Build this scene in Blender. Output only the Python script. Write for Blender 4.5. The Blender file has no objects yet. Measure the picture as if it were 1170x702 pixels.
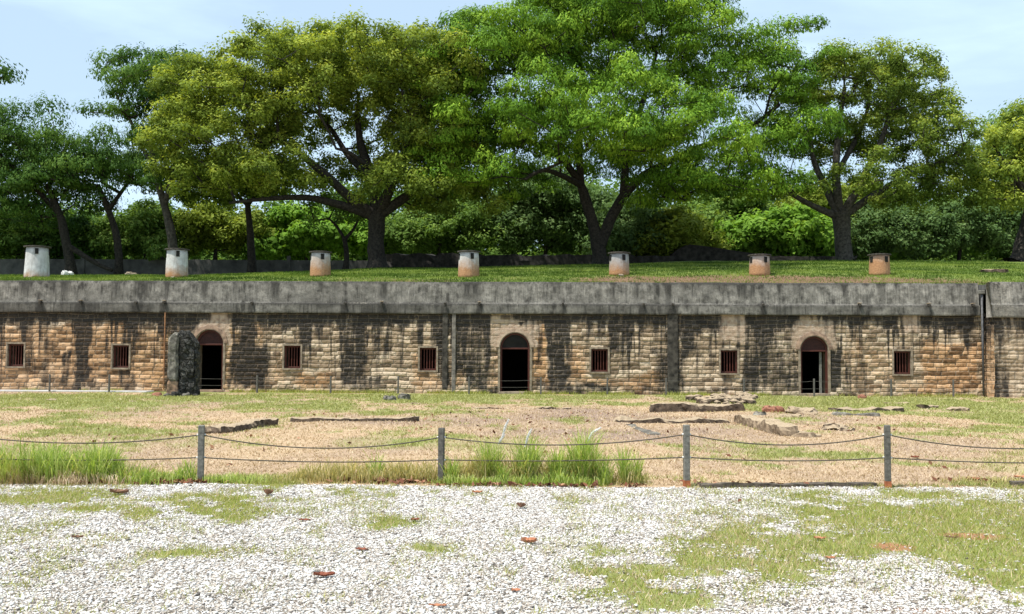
import bpy, bmesh, math, random
import numpy as np
from mathutils import Matrix, Vector, noise as mnoise

# ------------------------------------------------------------------ camera, sky, sun, exposure
scene = bpy.context.scene
COL = scene.collection
W_PX, H_PX, F_PX = 1170.0, 702.0, 1137.5
CAM = Vector((0, 0, 1.55))
TILT, ROLL = math.radians(2.85), math.radians(0.3)
camd = bpy.data.cameras.new('camera')
camo = bpy.data.objects.new('camera', camd)
COL.objects.link(camo)
CR = Matrix.Rotation(math.pi/2 + TILT, 3, 'X') @ Matrix.Rotation(ROLL, 3, 'Z')
camo.matrix_world = Matrix.Translation(CAM) @ CR.to_4x4()
camd.sensor_width = 36.0
camd.lens = 35.0
camd.clip_start = 0.1
camd.clip_end = 9000
scene.camera = camo

SUN_DIR = Vector((-0.37, -0.25, 1.0)).normalized()      # towards the sun
el = math.asin(SUN_DIR.z)
az = math.atan2(SUN_DIR.x, SUN_DIR.y)
SKY_STRENGTH = 0.112
world = bpy.data.worlds.new('World')
scene.world = world
world.use_nodes = True
nt = world.node_tree
nt.nodes.clear()
w_out = nt.nodes.new('ShaderNodeOutputWorld')
w_bg = nt.nodes.new('ShaderNodeBackground')
w_sky = nt.nodes.new('ShaderNodeTexSky')
w_sky.sky_type = 'NISHITA'
w_sky.sun_disc = False
w_sky.sun_elevation = el
w_sky.sun_rotation = az
w_sky.air_density = 1.0
w_sky.dust_density = 1.6
w_sky.ozone_density = 1.6
w_bg.inputs['Strength'].default_value = SKY_STRENGTH
w_tc = nt.nodes.new('ShaderNodeTexCoord')
w_map = nt.nodes.new('ShaderNodeMapping')
w_map.inputs['Scale'].default_value = (1.3, 1.0, 5.0)
w_map.inputs['Rotation'].default_value = (0.0, 0.25, 0.3)
w_no = nt.nodes.new('ShaderNodeTexNoise')
w_no.inputs['Scale'].default_value = 2.6
w_no.inputs['Detail'].default_value = 7
w_no.inputs['Roughness'].default_value = 0.52
w_no.inputs['Distortion'].default_value = 0.35
w_rmp = nt.nodes.new('ShaderNodeMapRange')
w_rmp.inputs['From Min'].default_value = 0.40
w_rmp.inputs['From Max'].default_value = 0.68
w_rmp.inputs['To Min'].default_value = 0.55
w_rmp.inputs['To Max'].default_value = 0.88
w_mix = nt.nodes.new('ShaderNodeMixRGB')
w_mix.inputs['Color2'].default_value = (6.15, 8.0, 9.6, 1)
L = nt.links.new
L(w_tc.outputs['Generated'], w_map.inputs['Vector'])
L(w_map.outputs[0], w_no.inputs['Vector'])
L(w_no.outputs[0], w_rmp.inputs['Value'])
L(w_rmp.outputs[0], w_mix.inputs['Fac'])
L(w_sky.outputs[0], w_mix.inputs['Color1'])
L(w_mix.outputs[0], w_bg.inputs['Color'])
L(w_bg.outputs[0], w_out.inputs['Surface'])

sund = bpy.data.lights.new('sun', 'SUN')
sund.energy = 5.0
sund.angle = math.radians(0.5)
sund.color = (1.0, 0.955, 0.88)
suno = bpy.data.objects.new('sun', sund)
suno.rotation_euler = SUN_DIR.to_track_quat('Z', 'Y').to_euler()
suno.location = (-30, -20, 60)
COL.objects.link(suno)

scene.view_settings.view_transform = 'Standard'
scene.view_settings.look = 'None'
scene.view_settings.gamma = 1.0
scene.view_settings.use_curve_mapping = False
scene.view_settings.exposure = 0.34
scene.cycles.max_bounces = 6
scene.cycles.transparent_max_bounces = 4

rng = np.random.default_rng(7)
random.seed(7)

# ------------------------------------------------------------------ measuring helpers
def ray(px, py):
    return (CR @ Vector(((px - W_PX/2)/F_PX, -(py - H_PX/2)/F_PX, -1.0))).normalized()
def on_ground(px, py, z=0.0):
    d = ray(px, py)
    return CAM + d*((z - CAM.z)/d.z)
def at_depth(px, py, Y):
    d = ray(px, py)
    return CAM + d*(Y/d.y)
TH = math.radians(-1.65)
W0 = Vector((0, 41.6, 0))
WX, WY = Vector((math.cos(TH), math.sin(TH), 0)), Vector((-math.sin(TH), math.cos(TH), 0))
def to_local(p):
    q = p - W0
    return Vector((q.dot(WX), q.dot(WY), p.z))
def on_wall(px, py, ly=0.0):
    d = ray(px, py)
    q = CAM - W0
    t = (ly - q.dot(WY))/d.dot(WY)
    return to_local(CAM + d*t)

# ------------------------------------------------------------------ object helpers
def tag(o, label=None, cat=None, group=None, kind=None):
    if label: o['label'] = label
    if cat: o['category'] = cat
    if group: o['group'] = group
    if kind: o['kind'] = kind
    return o
def empty(name, loc=(0, 0, 0), rz=0.0):
    o = bpy.data.objects.new(name, None)
    o.location = loc
    o.rotation_euler = (0, 0, rz)
    o.empty_display_size = 0.3
    COL.objects.link(o)
    return o
def link(name, me, mat, parent=None, smooth=False):
    o = bpy.data.objects.new(name, me)
    COL.objects.link(o)
    if mat: me.materials.append(mat)
    if parent: o.parent = parent
    if smooth:
        me.polygons.foreach_set('use_smooth', np.ones(len(me.polygons), dtype=bool))
    return o
def np_mesh(name, V, F, attrs=None):
    """V (n,3); F (m,k) faces all with k corners (or list of such arrays)."""
    V = np.ascontiguousarray(V, dtype=np.float32)
    Fs = F if isinstance(F, list) else [F]
    me = bpy.data.meshes.new(name)
    me.vertices.add(len(V))
    me.vertices.foreach_set('co', V.ravel())
    idx = np.concatenate([f.ravel() for f in Fs]).astype(np.int32)
    tot = np.concatenate([np.full(len(f), f.shape[1]) for f in Fs]).astype(np.int32)
    me.loops.add(len(idx))
    me.loops.foreach_set('vertex_index', idx)
    me.polygons.add(len(tot))
    st = np.concatenate([[0], np.cumsum(tot)[:-1]]).astype(np.int32)
    me.polygons.foreach_set('loop_start', st)
    me.update(calc_edges=True)
    for k, a in (attrs or {}).items():
        a = np.asarray(a, dtype=np.float32)
        if a.ndim == 1:
            at = me.attributes.new(k, 'FLOAT', 'POINT')
            at.data.foreach_set('value', a)
        else:
            at = me.attributes.new(k, 'FLOAT_COLOR', 'POINT')
            if a.shape[1] == 3: a = np.concatenate([a, np.ones((len(a), 1), np.float32)], 1)
            at.data.foreach_set('color', a.ravel())
    return me
class MB:
    def __init__(s): s.bm = bmesh.new()
    def box(s, x0, x1, y0, y1, z0, z1, bev=0.0):
        r = bmesh.ops.create_cube(s.bm, size=1.0)
        m = Matrix.Translation(((x0+x1)/2, (y0+y1)/2, (z0+z1)/2)) @ Matrix.Diagonal((x1-x0, y1-y0, z1-z0, 1))
        bmesh.ops.transform(s.bm, matrix=m, verts=r['verts'])
        if bev:
            es = list({e for v in r['verts'] for e in v.link_edges})
            bmesh.ops.bevel(s.bm, geom=es, offset=bev, segments=1, affect='EDGES')
        return s
    def lathe(s, prof, cx=0, cy=0, n=24, cap=True):
        rings = []
        for r, z in prof:
            rings.append([s.bm.verts.new((cx + r*math.cos(2*math.pi*i/n), cy + r*math.sin(2*math.pi*i/n), z)) for i in range(n)])
        for a, b in zip(rings, rings[1:]):
            for i in range(n):
                s.bm.faces.new((a[i], a[(i+1) % n], b[(i+1) % n], b[i]))
        if cap:
            s.bm.faces.new(rings[-1]); s.bm.faces.new(list(reversed(rings[0])))
        return s
    def tube(s, pts, rads, n=8, cap=True):
        rings = []
        up = Vector((0.3, 0.1, 1)).normalized()
        pts = [Vector(p) for p in pts]
        for i, p in enumerate(pts):
            d = (pts[min(i+1, len(pts)-1)] - pts[max(i-1, 0)]).normalized()
            u = d.cross(up)
            if u.length < 0.05: u = d.cross(Vector((1, 0, 0)))
            u.normalize(); v = d.cross(u)
            r = rads[i] if hasattr(rads, '__len__') else rads
            rings.append([s.bm.verts.new(p + (u*math.cos(2*math.pi*k/n) + v*math.sin(2*math.pi*k/n))*r) for k in range(n)])
        for a, b in zip(rings, rings[1:]):
            for k in range(n):
                s.bm.faces.new((a[k], a[(k+1) % n], b[(k+1) % n], b[k]))
        if cap:
            s.bm.faces.new(rings[-1]); s.bm.faces.new(list(reversed(rings[0])))
        return s
    def build(s, name, mat, parent=None, smooth=False):
        bmesh.ops.recalc_face_normals(s.bm, faces=s.bm.faces)
        me = bpy.data.meshes.new(name)
        s.bm.to_mesh(me); s.bm.free()
        return link(name, me, mat, parent, smooth)

# ------------------------------------------------------------------ numpy noise
def _hash(ix, iy, seed):
    h = (ix.astype(np.int64)*374761393 + iy.astype(np.int64)*668265263 + seed*1442695041) & 0xFFFFFFFF
    h = ((h ^ (h >> 13))*1274126177) & 0xFFFFFFFF
    h = (h ^ (h >> 16)) & 0xFFFFFFFF
    return h.astype(np.float64)/4294967295.0
def vnoise(x, y, seed=0):
    x = np.asarray(x, float); y = np.asarray(y, float)
    ix, iy = np.floor(x), np.floor(y)
    fx, fy = x-ix, y-iy
    fx = fx*fx*(3-2*fx); fy = fy*fy*(3-2*fy)
    a, b = _hash(ix, iy, seed), _hash(ix+1, iy, seed)
    c, d = _hash(ix, iy+1, seed), _hash(ix+1, iy+1, seed)
    return (a*(1-fx)+b*fx)*(1-fy) + (c*(1-fx)+d*fx)*fy
def fbm(x, y, seed=0, oct=4, gain=0.5):
    s, a, t = 0.0, 1.0, 0.0
    for i in range(oct):
        s = s + a*vnoise(np.asarray(x)*2**i, np.asarray(y)*2**i, seed+i*17)
        t += a; a *= gain
    return s/t
def sstep(a, b, x):
    t = np.clip((np.asarray(x, float)-a)/(b-a), 0, 1)
    return t*t*(3-2*t)

# ------------------------------------------------------------------ material helpers
class MT:
    def __init__(s, name, rough=0.9, spec=0.25):
        s.m = bpy.data.materials.new(name)
        s.m.use_nodes = True
        s.t = s.m.node_tree
        s.b = s.t.nodes['Principled BSDF']
        s.b.inputs['Roughness'].default_value = rough
        s.b.inputs['Specular IOR Level'].default_value = spec
        s.co = None
    def n(s, typ, **kw):
        nd = s.t.nodes.new(typ)
        for k, v in kw.items():
            if hasattr(nd, k): setattr(nd, k, v)
        return nd
    def l(s, a, b): s.t.links.new(a, b)
    def coord(s, scale=(1, 1, 1), loc=(0, 0, 0)):
        if s.co is None: s.co = s.n('ShaderNodeTexCoord')
        mp = s.n('ShaderNodeMapping')
        mp.inputs['Scale'].default_value = scale
        mp.inputs['Location'].default_value = loc
        s.l(s.co.outputs['Object'], mp.inputs[0])
        return mp.outputs[0]
    def noise(s, scale, detail=5, rough=0.55, vec=None, dist=0.0):
        nd = s.n('ShaderNodeTexNoise')
        nd.inputs['Scale'].default_value = scale
        nd.inputs['Detail'].default_value = detail
        nd.inputs['Roughness'].default_value = rough
        nd.inputs['Distortion'].default_value = dist
        s.l(vec if vec is not None else s.coord(), nd.inputs['Vector'])
        return nd.outputs['Fac']
    def voro(s, scale, vec=None, feature='F1', out='Color'):
        nd = s.n('ShaderNodeTexVoronoi')
        nd.feature = feature
        nd.inputs['Scale'].default_value = scale
        s.l(vec if vec is not None else s.coord(), nd.inputs['Vector'])
        return nd.outputs[out]
    def attr(s, name, out='Fac'):
        nd = s.n('ShaderNodeAttribute'); nd.attribute_name = name
        return nd.outputs[out]
    def sep(s, c):
        nd = s.n('ShaderNodeSeparateColor'); s.l(c, nd.inputs[0]); return nd.outputs
    def ramp(s, fac, stops):
        nd = s.n('ShaderNodeValToRGB')
        e = nd.color_ramp.elements
        while len(e) < len(stops): e.new(0.5)
        for i, (p, c) in enumerate(stops):
            e[i].position = p
            e[i].color = (*c, 1) if hasattr(c, '__len__') else (c, c, c, 1)
        s.l(fac, nd.inputs[0])
        return nd.outputs[0]
    def rng(s, fac, a, b, c=0.0, d=1.0):
        nd = s.n('ShaderNodeMapRange')
        for k, v in zip(('From Min', 'From Max', 'To Min', 'To Max'), (a, b, c, d)): nd.inputs[k].default_value = v
        s.l(fac, nd.inputs['Value']); return nd.outputs[0]
    def mix(s, fac, a, b, mode='MIX'):
        nd = s.n('ShaderNodeMixRGB'); nd.blend_type = mode
        for i, v in enumerate((fac, a, b)):
            if isinstance(v, (int, float)): nd.inputs[i].default_value = v if i == 0 else (v, v, v, 1)
            elif isinstance(v, tuple): nd.inputs[i].default_value = (*v, 1)
            else: s.l(v, nd.inputs[i])
        return nd.outputs[0]
    def math(s, op, a, b=0.0):
        nd = s.n('ShaderNodeMath'); nd.operation = op
        for i, v in enumerate((a, b)):
            if isinstance(v, (int, float)): nd.inputs[i].default_value = v
            else: s.l(v, nd.inputs[i])
        return nd.outputs[0]
    def bump(s, h, strength=0.5, dist=0.02):
        nd = s.n('ShaderNodeBump')
        nd.inputs['Strength'].default_value = strength
        nd.inputs['Distance'].default_value = dist
        s.l(h, nd.inputs['Height']); s.l(nd.outputs[0], s.b.inputs['Normal'])
    def out(s, c):
        if isinstance(c, tuple): s.b.inputs['Base Color'].default_value = (*c, 1)
        else: s.l(c, s.b.inputs['Base Color'])
        return s.m

def mat_simple(name, c1, c2, scale=8, rough=0.85, bump=0.3, spec=0.25, det=6):
    m = MT(name, rough, spec)
    n = m.noise(scale, det, 0.62)
    m.bump(n, bump, 0.02)
    return m.out(m.ramp(n, [(0.32, c1), (0.68, c2)]))

def mat_foliage(name, dark, mid, light, trans=0.32, rough=0.5):
    m = MT(name, rough+0.1, 0.07)
    t = m.attr('tint')
    c = m.ramp(t, [(0.0, dark), (0.5, mid), (1.0, light)])
    m.out(c)
    tr = m.n('ShaderNodeBsdfTranslucent')
    c2 = m.mix(1.0, c, (1.25, 1.2, 0.6), 'MULTIPLY')
    m.l(c2, tr.inputs['Color'])
    ms = m.n('ShaderNodeMixShader'); ms.inputs[0].default_value = trans
    m.l(m.b.outputs[0], ms.inputs[1]); m.l(tr.outputs[0], ms.inputs[2])
    m.l(ms.outputs[0], m.t.nodes['Material Output'].inputs['Surface'])
    return m.m

M_BARK = mat_simple('bark', (0.008, 0.007, 0.006), (0.050, 0.043, 0.035), 9, 0.95, 0.9)
M_BARKP = mat_simple('pale_bark', (0.018, 0.016, 0.013), (0.09, 0.082, 0.068), 7, 0.95, 0.9)
M_REDWOOD = mat_simple('red_brown_paint', (0.045, 0.014, 0.010), (0.10, 0.028, 0.018), 14, 0.6, 0.2)
M_LUN = mat_simple('dark_red_board', (0.022, 0.009, 0.008), (0.055, 0.018, 0.014), 14, 0.7, 0.2)
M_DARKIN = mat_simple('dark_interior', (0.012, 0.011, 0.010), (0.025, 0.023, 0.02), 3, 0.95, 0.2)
M_JAMB = mat_simple('jamb_plaster', (0.13, 0.10, 0.07), (0.36, 0.29, 0.21), 6, 0.95, 0.6)
M_ARCH = mat_simple('arch_plaster', (0.14, 0.095, 0.07), (0.38, 0.26, 0.18), 5, 0.95, 0.7)
M_ARCHP = mat_simple('pale_arch_plaster', (0.24, 0.17, 0.12), (0.48, 0.37, 0.27), 5, 0.95, 0.7)
M_STEEL = mat_simple('weathered_metal', (0.05, 0.05, 0.052), (0.13, 0.13, 0.135), 12, 0.55, 0.1)
M_POST = mat_simple('weathered_post', (0.09, 0.086, 0.074), (0.23, 0.22, 0.19), 22, 0.8, 0.4)
M_POSTG = mat_simple('old_grey_post', (0.06, 0.056, 0.048), (0.16, 0.15, 0.13), 22, 0.8, 0.4)
M_RUST = mat_simple('rust', (0.20, 0.06, 0.025), (0.50, 0.18, 0.08), 20, 0.9, 0.4)
M_ROPE = mat_simple('rope', (0.055, 0.047, 0.035), (0.15, 0.13, 0.10), 60, 0.95, 0.6)
M_CONC = mat_simple('grey_concrete', (0.05, 0.05, 0.048), (0.17, 0.165, 0.155), 3, 0.95, 0.5)
M_CAP = mat_simple('dark_cap_concrete', (0.03, 0.028, 0.024), (0.11, 0.095, 0.08), 10, 0.95, 0.5)
M_WHITE = mat_simple('whitish_stone', (0.55, 0.53, 0.5), (0.8, 0.78, 0.74), 10, 0.8, 0.3)
M_DARKSTONE = mat_simple('dark_rubble', (0.010, 0.0095, 0.009), (0.055, 0.05, 0.045), 3.5, 0.95, 1.0)
M_BRICK = mat_simple('old_red_brick', (0.16, 0.065, 0.04), (0.36, 0.17, 0.11), 9, 0.95, 0.5)
M_TIMBER = mat_simple('rotten_timber', (0.03, 0.025, 0.02), (0.16, 0.13, 0.10), 12, 0.95, 0.8)
M_PATH = mat_simple('pale_paving', (0.35, 0.34, 0.33), (0.55, 0.54, 0.52), 3, 0.9, 0.2)

# ------------------------------------------------------------------ ground layout (world patches)
def patch(cx, cy, rx, ry, s, z=0.0):
    c = on_ground(cx, cy, z)
    a, b = on_ground(cx, cy+ry, z), on_ground(cx, cy-ry, z)
    d = (c - CAM).y
    return (c.x, (a.y+b.y)/2, rx*d/F_PX, max((b.y-a.y)/2, 0.05), s)
GREEN = [patch(*p) for p in (
    (1090, 605, 170, 22, 1.3), (1130, 635, 110, 20, 1.25), (960, 622, 130, 14, 1.15), (1150, 585, 80, 10, 1.2), (900, 645, 90, 12, 1.0), (1160, 665, 50, 14, 1.0),
    (45, 571, 80, 10, 1.1), (115, 577, 60, 8, .75), (205, 575, 70, 10, .7), (235, 590, 90, 16, .62),
    (215, 632, 70, 9, .75), (290, 630, 40, 9, .35), (22, 612, 40, 14, .45), (60, 600, 35, 12, .65), (358, 610, 16, 10, .6),
    (25, 668, 30, 12, .3), (445, 600, 45, 10, .6), (530, 630, 60, 14, .66), (600, 620, 60, 12, .32),
    (600, 655, 40, 14, .28), (680, 635, 70, 20, .55), (720, 660, 80, 24, .8), (760, 690, 60, 14, .6),
    (700, 600, 50, 10, .28), (350, 578, 60, 6, .25), (930, 568, 40, 6, .5), (1070, 567, 50, 6, .5),
    (1060, 595, 190, 18, .98), (980, 620, 190, 22, .85), (1100, 630, 150, 18, .9), (880, 640, 130, 22, .8),
    (1130, 655, 70, 14, .85), (1000, 655, 60, 8, .6), (1130, 690, 60, 10, .6), (860, 690, 40, 10, .35), (400, 676, 25, 8, .22),
    # the court beyond the fence
    (60, 460, 140, 6, .75), (250, 456, 120, 5, .55), (360, 462, 60, 6, .8), (430, 458, 60, 6, .7), (520, 455, 110, 5, .9),
    (500, 470, 60, 5, .6), (640, 455, 120, 4, .6), (560, 478, 25, 3, .5), (650, 482, 25, 4, .55), (560, 488, 20, 4, .5),
    (120, 494, 90, 8, .55), (40, 480, 60, 6, .3), (910, 458, 90, 6, .85), (960, 466, 90, 7, .8), (1080, 462, 110, 7, .8),
    (1130, 470, 80, 9, .8), (1090, 495, 120, 10, .35), (1160, 483, 40, 8, .5), (830, 520, 60, 12, .28), (960, 520, 60, 10, .25),
    (330, 495, 50, 7, .2), (470, 500, 60, 6, .25), (300, 466, 50, 4, .6), (790, 455, 40, 4, .6),
    (270, 548, 60, 5, .8), (100, 548, 140, 6, .8), (600, 552, 140, 4, .6), (1120, 552, 50, 4, .35))]
THATCH = [patch(*p) for p in (
    (650, 478, 120, 12, .9), (560, 478, 120, 12, .7), (420, 480, 100, 10, .55), (700, 497, 110, 9, .8), (800, 490, 60, 7, .7),
    (930, 478, 80, 8, .5), (260, 462, 80, 5, .5), (400, 510, 90, 10, .4), (1050, 600, 60, 8, .5), (860, 620, 60, 8, .4),
    (1105, 610, 60, 6, .6), (900, 600, 80, 8, .4))]
DIRT = [patch(*p) for p in ((1112, 613, 40, 4, .9), (1022, 625, 28, 5, .8), (930, 655, 25, 4, .3), (855, 613, 20, 5, .3), (1040, 700, 60, 5, .7),
    (745, 515, 60, 6, .2), (1075, 568, 20, 4, .5))]
def psum(P, x, y):
    m = np.zeros_like(x)
    for (cx, cy, rx, ry, s) in P:
        d = ((x-cx)/rx)**2 + ((y-cy)/ry)**2
        m = np.maximum(m, s*np.exp(-d*0.75))
    return m
FENCE_Y = on_ground(600, 556).y
def fields(x, y):
    x = np.asarray(x, float); y = np.asarray(y, float)
    edge = FENCE_Y + (fbm(x*0.8, y*0.8, 3) - 0.5)*0.55
    gravel = 1 - sstep(edge-0.12, edge+0.12, y)
    nz = fbm(x*1.1, y*0.9, 21, 5, 0.6)
    g = psum(GREEN, x, y)
    green = np.clip(g*1.35 + (nz-0.5)*1.7*(g > 0.02) - 0.02, 0, 1)
    far = sstep(FENCE_Y, FENCE_Y+1, y)
    nz2 = fbm(x*3.6, y*2.6, 25, 5, 0.65)
    green = green*(1-far) * np.clip(0.35+0.65*sstep(.7, .95, g)+1.5*sstep(0.36, 0.62, nz2), 0, 1.2) + green*far*np.clip(0.55+1.0*sstep(0.4, 0.6, nz2), 0, 1.1)
    sparse = (1-far)*sstep(0.50, 0.66, nz2)*np.clip(0.20 + 0.9*(fbm(x*0.45, y*0.6, 29)-0.35) + 0.25*sstep(8.5, 11.5, y), 0, 0.75)
    green = np.clip(np.maximum(green, sparse), 0, 1)
    green = np.clip(green + far*np.clip((fbm(x*0.55, y*0.4, 77, 5, .6)-0.46)*2.2, 0, 0.45)
                    + far*sstep(30, 39, y)*np.clip((nz-0.35)*1.5, 0, .5), 0, 1)
    th = psum(THATCH, x, y)
    thatch = np.clip(th*1.1 + (fbm(x*0.5+5, y*0.35, 41, 5, .6)-0.45)*1.8, 0, 1)
    dirt = np.clip(psum(DIRT, x, y)*1.4 + (fbm(x*2, y*2, 55)-0.5)*0.9 - 0.15, 0, 1)
    dirt *= 1.0
    return gravel, green, thatch, dirt
def ground_z(x, y):
    x = np.asarray(x, float); y = np.asarray(y, float)
    far = sstep(FENCE_Y+0.2, FENCE_Y+3, y)*(1-sstep(38.5, 40.5, y))
    z = (fbm(x*0.25, y*0.25, 91)-0.5)*0.16*far + (fbm(x*1.6, y*1.6, 97, 3)-0.5)*0.03
    return z

m = MT('court_ground', 0.95, 0.15)
mask = m.sep(m.attr('mask', 'Color'))
n1 = m.noise(2.2, 8, 0.7); n2 = m.noise(14, 6, 0.7); n3 = m.noise(55, 4, 0.7)
dry = m.ramp(n2, [(0.25, (0.235, 0.160, 0.098)), (0.5, (0.45, 0.328, 0.205)), (0.75, (0.62, 0.49, 0.345))])
dry = m.mix(m.rng(n1, 0.35, 0.7), dry, m.mix(1.0, dry, (0.92, 0.86, 0.82), 'MULTIPLY'))
th = m.ramp(n2, [(0.25, (0.10, 0.068, 0.055)), (0.52, (0.27, 0.19, 0.15)), (0.8, (0.52, 0.41, 0.33))])
gr = m.ramp(n3, [(0.25, (0.10, 0.12, 0.03)), (0.5, (0.22, 0.24, 0.08)), (0.8, (0.38, 0.38, 0.16))])
dt = m.ramp(n2, [(0.25, (0.22, 0.09, 0.045)), (0.7, (0.42, 0.22, 0.12))])
def gate(v, nz, w=0.35):
    return m.rng(m.math('ADD', v, m.math('MULTIPLY', m.math('SUBTRACT', nz, 0.5), 0.9)), 0.5-w/2, 0.5+w/2)
stones = m.voro(42, out='Color')
sv = m.sep(stones)[0]
grav = m.ramp(sv, [(0.0, (0.26, 0.22, 0.17)), (0.3, (0.42, 0.37, 0.30)), (1.0, (0.55, 0.50, 0.43))])
c = m.mix(m.math('MULTIPLY', mask[2], 0.9), dry, th)
c = m.mix(mask[0], c, grav)
c = m.mix(gate(mask[1], n3), c, gr)
c = m.mix(gate(m.attr('dirt'), n2), c, dt)
hgt = m.math('ADD', m.math('MULTIPLY', n3, 0.5), n2)
m.bump(hgt, 0.8, 0.03)
M_GROUND = m.out(c)

def grid_obj(name, xs, ys, zf, mat, attrf=None, xf=None, kind='structure'):
    X, Y = np.meshgrid(xs, ys)
    x, y = X.ravel(), Y.ravel()
    if xf: x, y = xf(x, y)
    z = zf(x, y)
    nx, ny = len(xs), len(ys)
    i = (np.arange(ny-1)[:, None]*nx + np.arange(nx-1)[None, :]).ravel()
    F = np.stack([i, i+1, i+1+nx, i+nx], 1)
    me = np_mesh(name, np.stack([x, y, z], 1), F, attrf(x, y) if attrf else None)
    o = link(name, me, mat, None, True)
    return tag(o, kind=kind)
def gattr(x, y):
    a, b, c, d = fields(x, y)
    return {'mask': np.stack([a, b, c], 1), 'dirt': d}
xs = np.concatenate([np.linspace(-900, -45, 20), np.linspace(-44, -12, 120), np.linspace(-11.9, 11.9, 320), np.linspace(12, 44, 120), np.linspace(45, 900, 20)])
ys = np.concatenate([np.linspace(-300, -5, 12), np.linspace(-4, 4, 30), np.linspace(4.1, 14, 200), np.linspace(14.1, 43, 260), np.linspace(48, 3000, 20)])
grid_obj('ground', xs, ys, ground_z, M_GROUND, gattr)

# pale paved strip at the foot of the barracks wall, left part
mb = MB()
mb.box(-32, -15.0, -0.95, -0.12, -0.02, 0.045, 0.01)
o = mb.build('path', M_PATH)
o.location = W0; o.rotation_euler = (0, 0, TH)
tag(o, kind='structure')

# ------------------------------------------------------------------ the lawn on top of the barracks
def lawn_local(lx, ly):
    lx = np.asarray(lx, float); ly = np.asarray(ly, float)
    S = np.interp(lx, [-40, -12, -4, 6, 10, 20, 40], [.112, .112, .117, .135, .142, .145, .145])
    Lr = np.interp(lx, [-40, -16, -8, 40], [8.5, 8.5, 21, 21])
    t = np.maximum(ly - 0.3, 0)
    z = 4.60 + S*Lr*(1-np.exp(-np.clip(t/Lr, 0, 3)**1.0*1.0))/(1-math.exp(-1))*np.where(t < Lr, 1, 1)
    z = np.where(t > Lr, 4.60 + S*Lr, z)
    z = z - 0.10*np.exp(-t*1.2)
    return z + (fbm(lx*0.3, ly*0.3, 33)-0.5)*0.16*sstep(0, 2, ly) + (fbm(lx*2.2, ly*2.2, 34, 3)-0.5)*0.05
def loc2w(lx, ly):
    return W0.x + lx*WX.x + ly*WY.x, W0.y + lx*WX.y + ly*WY.y
def w2loc(x, y):
    return (x-W0.x)*WX.x + (y-W0.y)*WX.y, (x-W0.x)*WY.x + (y-W0.y)*WY.y
def lawn_z(x, y):
    return lawn_local(*w2loc(np.asarray(x, float), np.asarray(y, float)))
m = MT('lawn', 0.95, 0.15)
n1 = m.noise(0.9, 6, 0.65); n2 = m.noise(7, 6, 0.7); n3 = m.noise(30, 4, 0.7)
g1 = m.ramp(m.math('ADD', m.math('MULTIPLY', n3, .5), m.math('MULTIPLY', n1, .5)), [(0.36, (0.055, 0.085, 0.018)), (0.5, (0.12, 0.17, 0.035)), (0.62, (0.24, 0.27, 0.07))])
b1 = m.ramp(n2, [(0.3, (0.10, 0.06, 0.035)), (0.7, (0.26, 0.17, 0.10))])
bm_ = m.attr('bare_shade')
c = m.mix(m.rng(m.math('ADD', bm_, m.math('MULTIPLY', m.math('SUBTRACT', n2, 0.5), 1.4)), 0.42, 0.62), g1, b1)
m.bump(m.math('ADD', n3, n2), 0.9, 0.04)
M_LAWN = m.out(c)
def lattr(x, y):
    lx, ly = w2loc(x, y)
    b = np.exp(-((ly-1.4)/2.3)**2)*np.interp(lx, [-22, -11, -4, 2, 5, 14, 18, 24], [.12, .40, .55, .40, 1.15, 1.15, .75, .25])  # bare soil near the edge, raised on the right as painted tree shade
    b = b + (fbm(lx*0.5, ly*0.7, 61)-0.5)*0.5
    return {'bare_shade': np.clip(b, 0, 1)}
grid_obj('lawn', np.concatenate([np.linspace(-300, -45, 15), np.linspace(-44, 44, 440), np.linspace(45, 300, 15)]),
         np.concatenate([np.linspace(0.3, 26, 130), np.linspace(27, 400, 20)]),
         lawn_z, M_LAWN, lattr, loc2w)

# ------------------------------------------------------------------ the barracks
bar = empty('stone_barracks', W0, TH)
tag(bar, 'long low weathered stone barracks with barred windows and arched doors under a grey parapet', 'building')
WING_X = on_wall(1123, 400).x        # where the right wing steps forward
PR = 0.75                            # how far it steps
door_px = [(240, 377, 32), (588.5, 380.5, 34), (930, 384.5, 31)]
win_px = [(18, 406), (138, 407.5), (334, 408), (489, 410.5), (685, 412), (833, 413.5), (1031, 414.5)]
doors, wins = [], []
for px, pt, w in door_px:
    c = on_wall(px, pt)
    doors.append((c.x, w*on_wall(600, 400).y*0 + w/27.4, c.z))
for px, py in win_px:
    c = on_wall(px, py)
    wins.append((c.x, c.z))
WW, WH = 0.70, 0.95

m = MT('stone_masonry', 0.95, 0.2)
mk = m.sep(m.attr('mask', 'Color'))
tone = m.attr('tone')
hh = m.attr('joint')
nA = m.noise(5.5, 8, 0.68); nB = m.noise(22, 6, 0.7)
vstr = m.noise(1.0, 7, 0.65, m.coord((5.5, 5.5, 0.55)))
base = m.ramp(m.math('ADD', m.math('MULTIPLY', tone, 0.6), m.math('MULTIPLY', nA, 0.45)),
              [(0.15, (0.07, 0.048, 0.03)), (0.38, (0.27, 0.195, 0.125)), (0.60, (0.48, 0.36, 0.24)), (0.88, (0.66, 0.53, 0.39))])
base = m.mix(m.rng(m.math('ADD', mk[2], m.math('MULTIPLY', m.math('SUBTRACT', nA, 0.5), 1.6)), 0.3, 0.9, 0, 0.72), base, m.mix(1.0, base, (1.02, 0.70, 0.42), 'MULTIPLY'))
mort = m.ramp(nB, [(0.3, (0.10, 0.08, 0.055)), (0.7, (0.50, 0.43, 0.33))])
base = m.mix(m.math('MULTIPLY', hh, m.rng(nA, 0.38, 0.6)), base, mort)
plast = m.ramp(nA, [(0.3, (0.26, 0.17, 0.115)), (0.5, (0.42, 0.31, 0.22)), (0.72, (0.50, 0.42, 0.33))])
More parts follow.
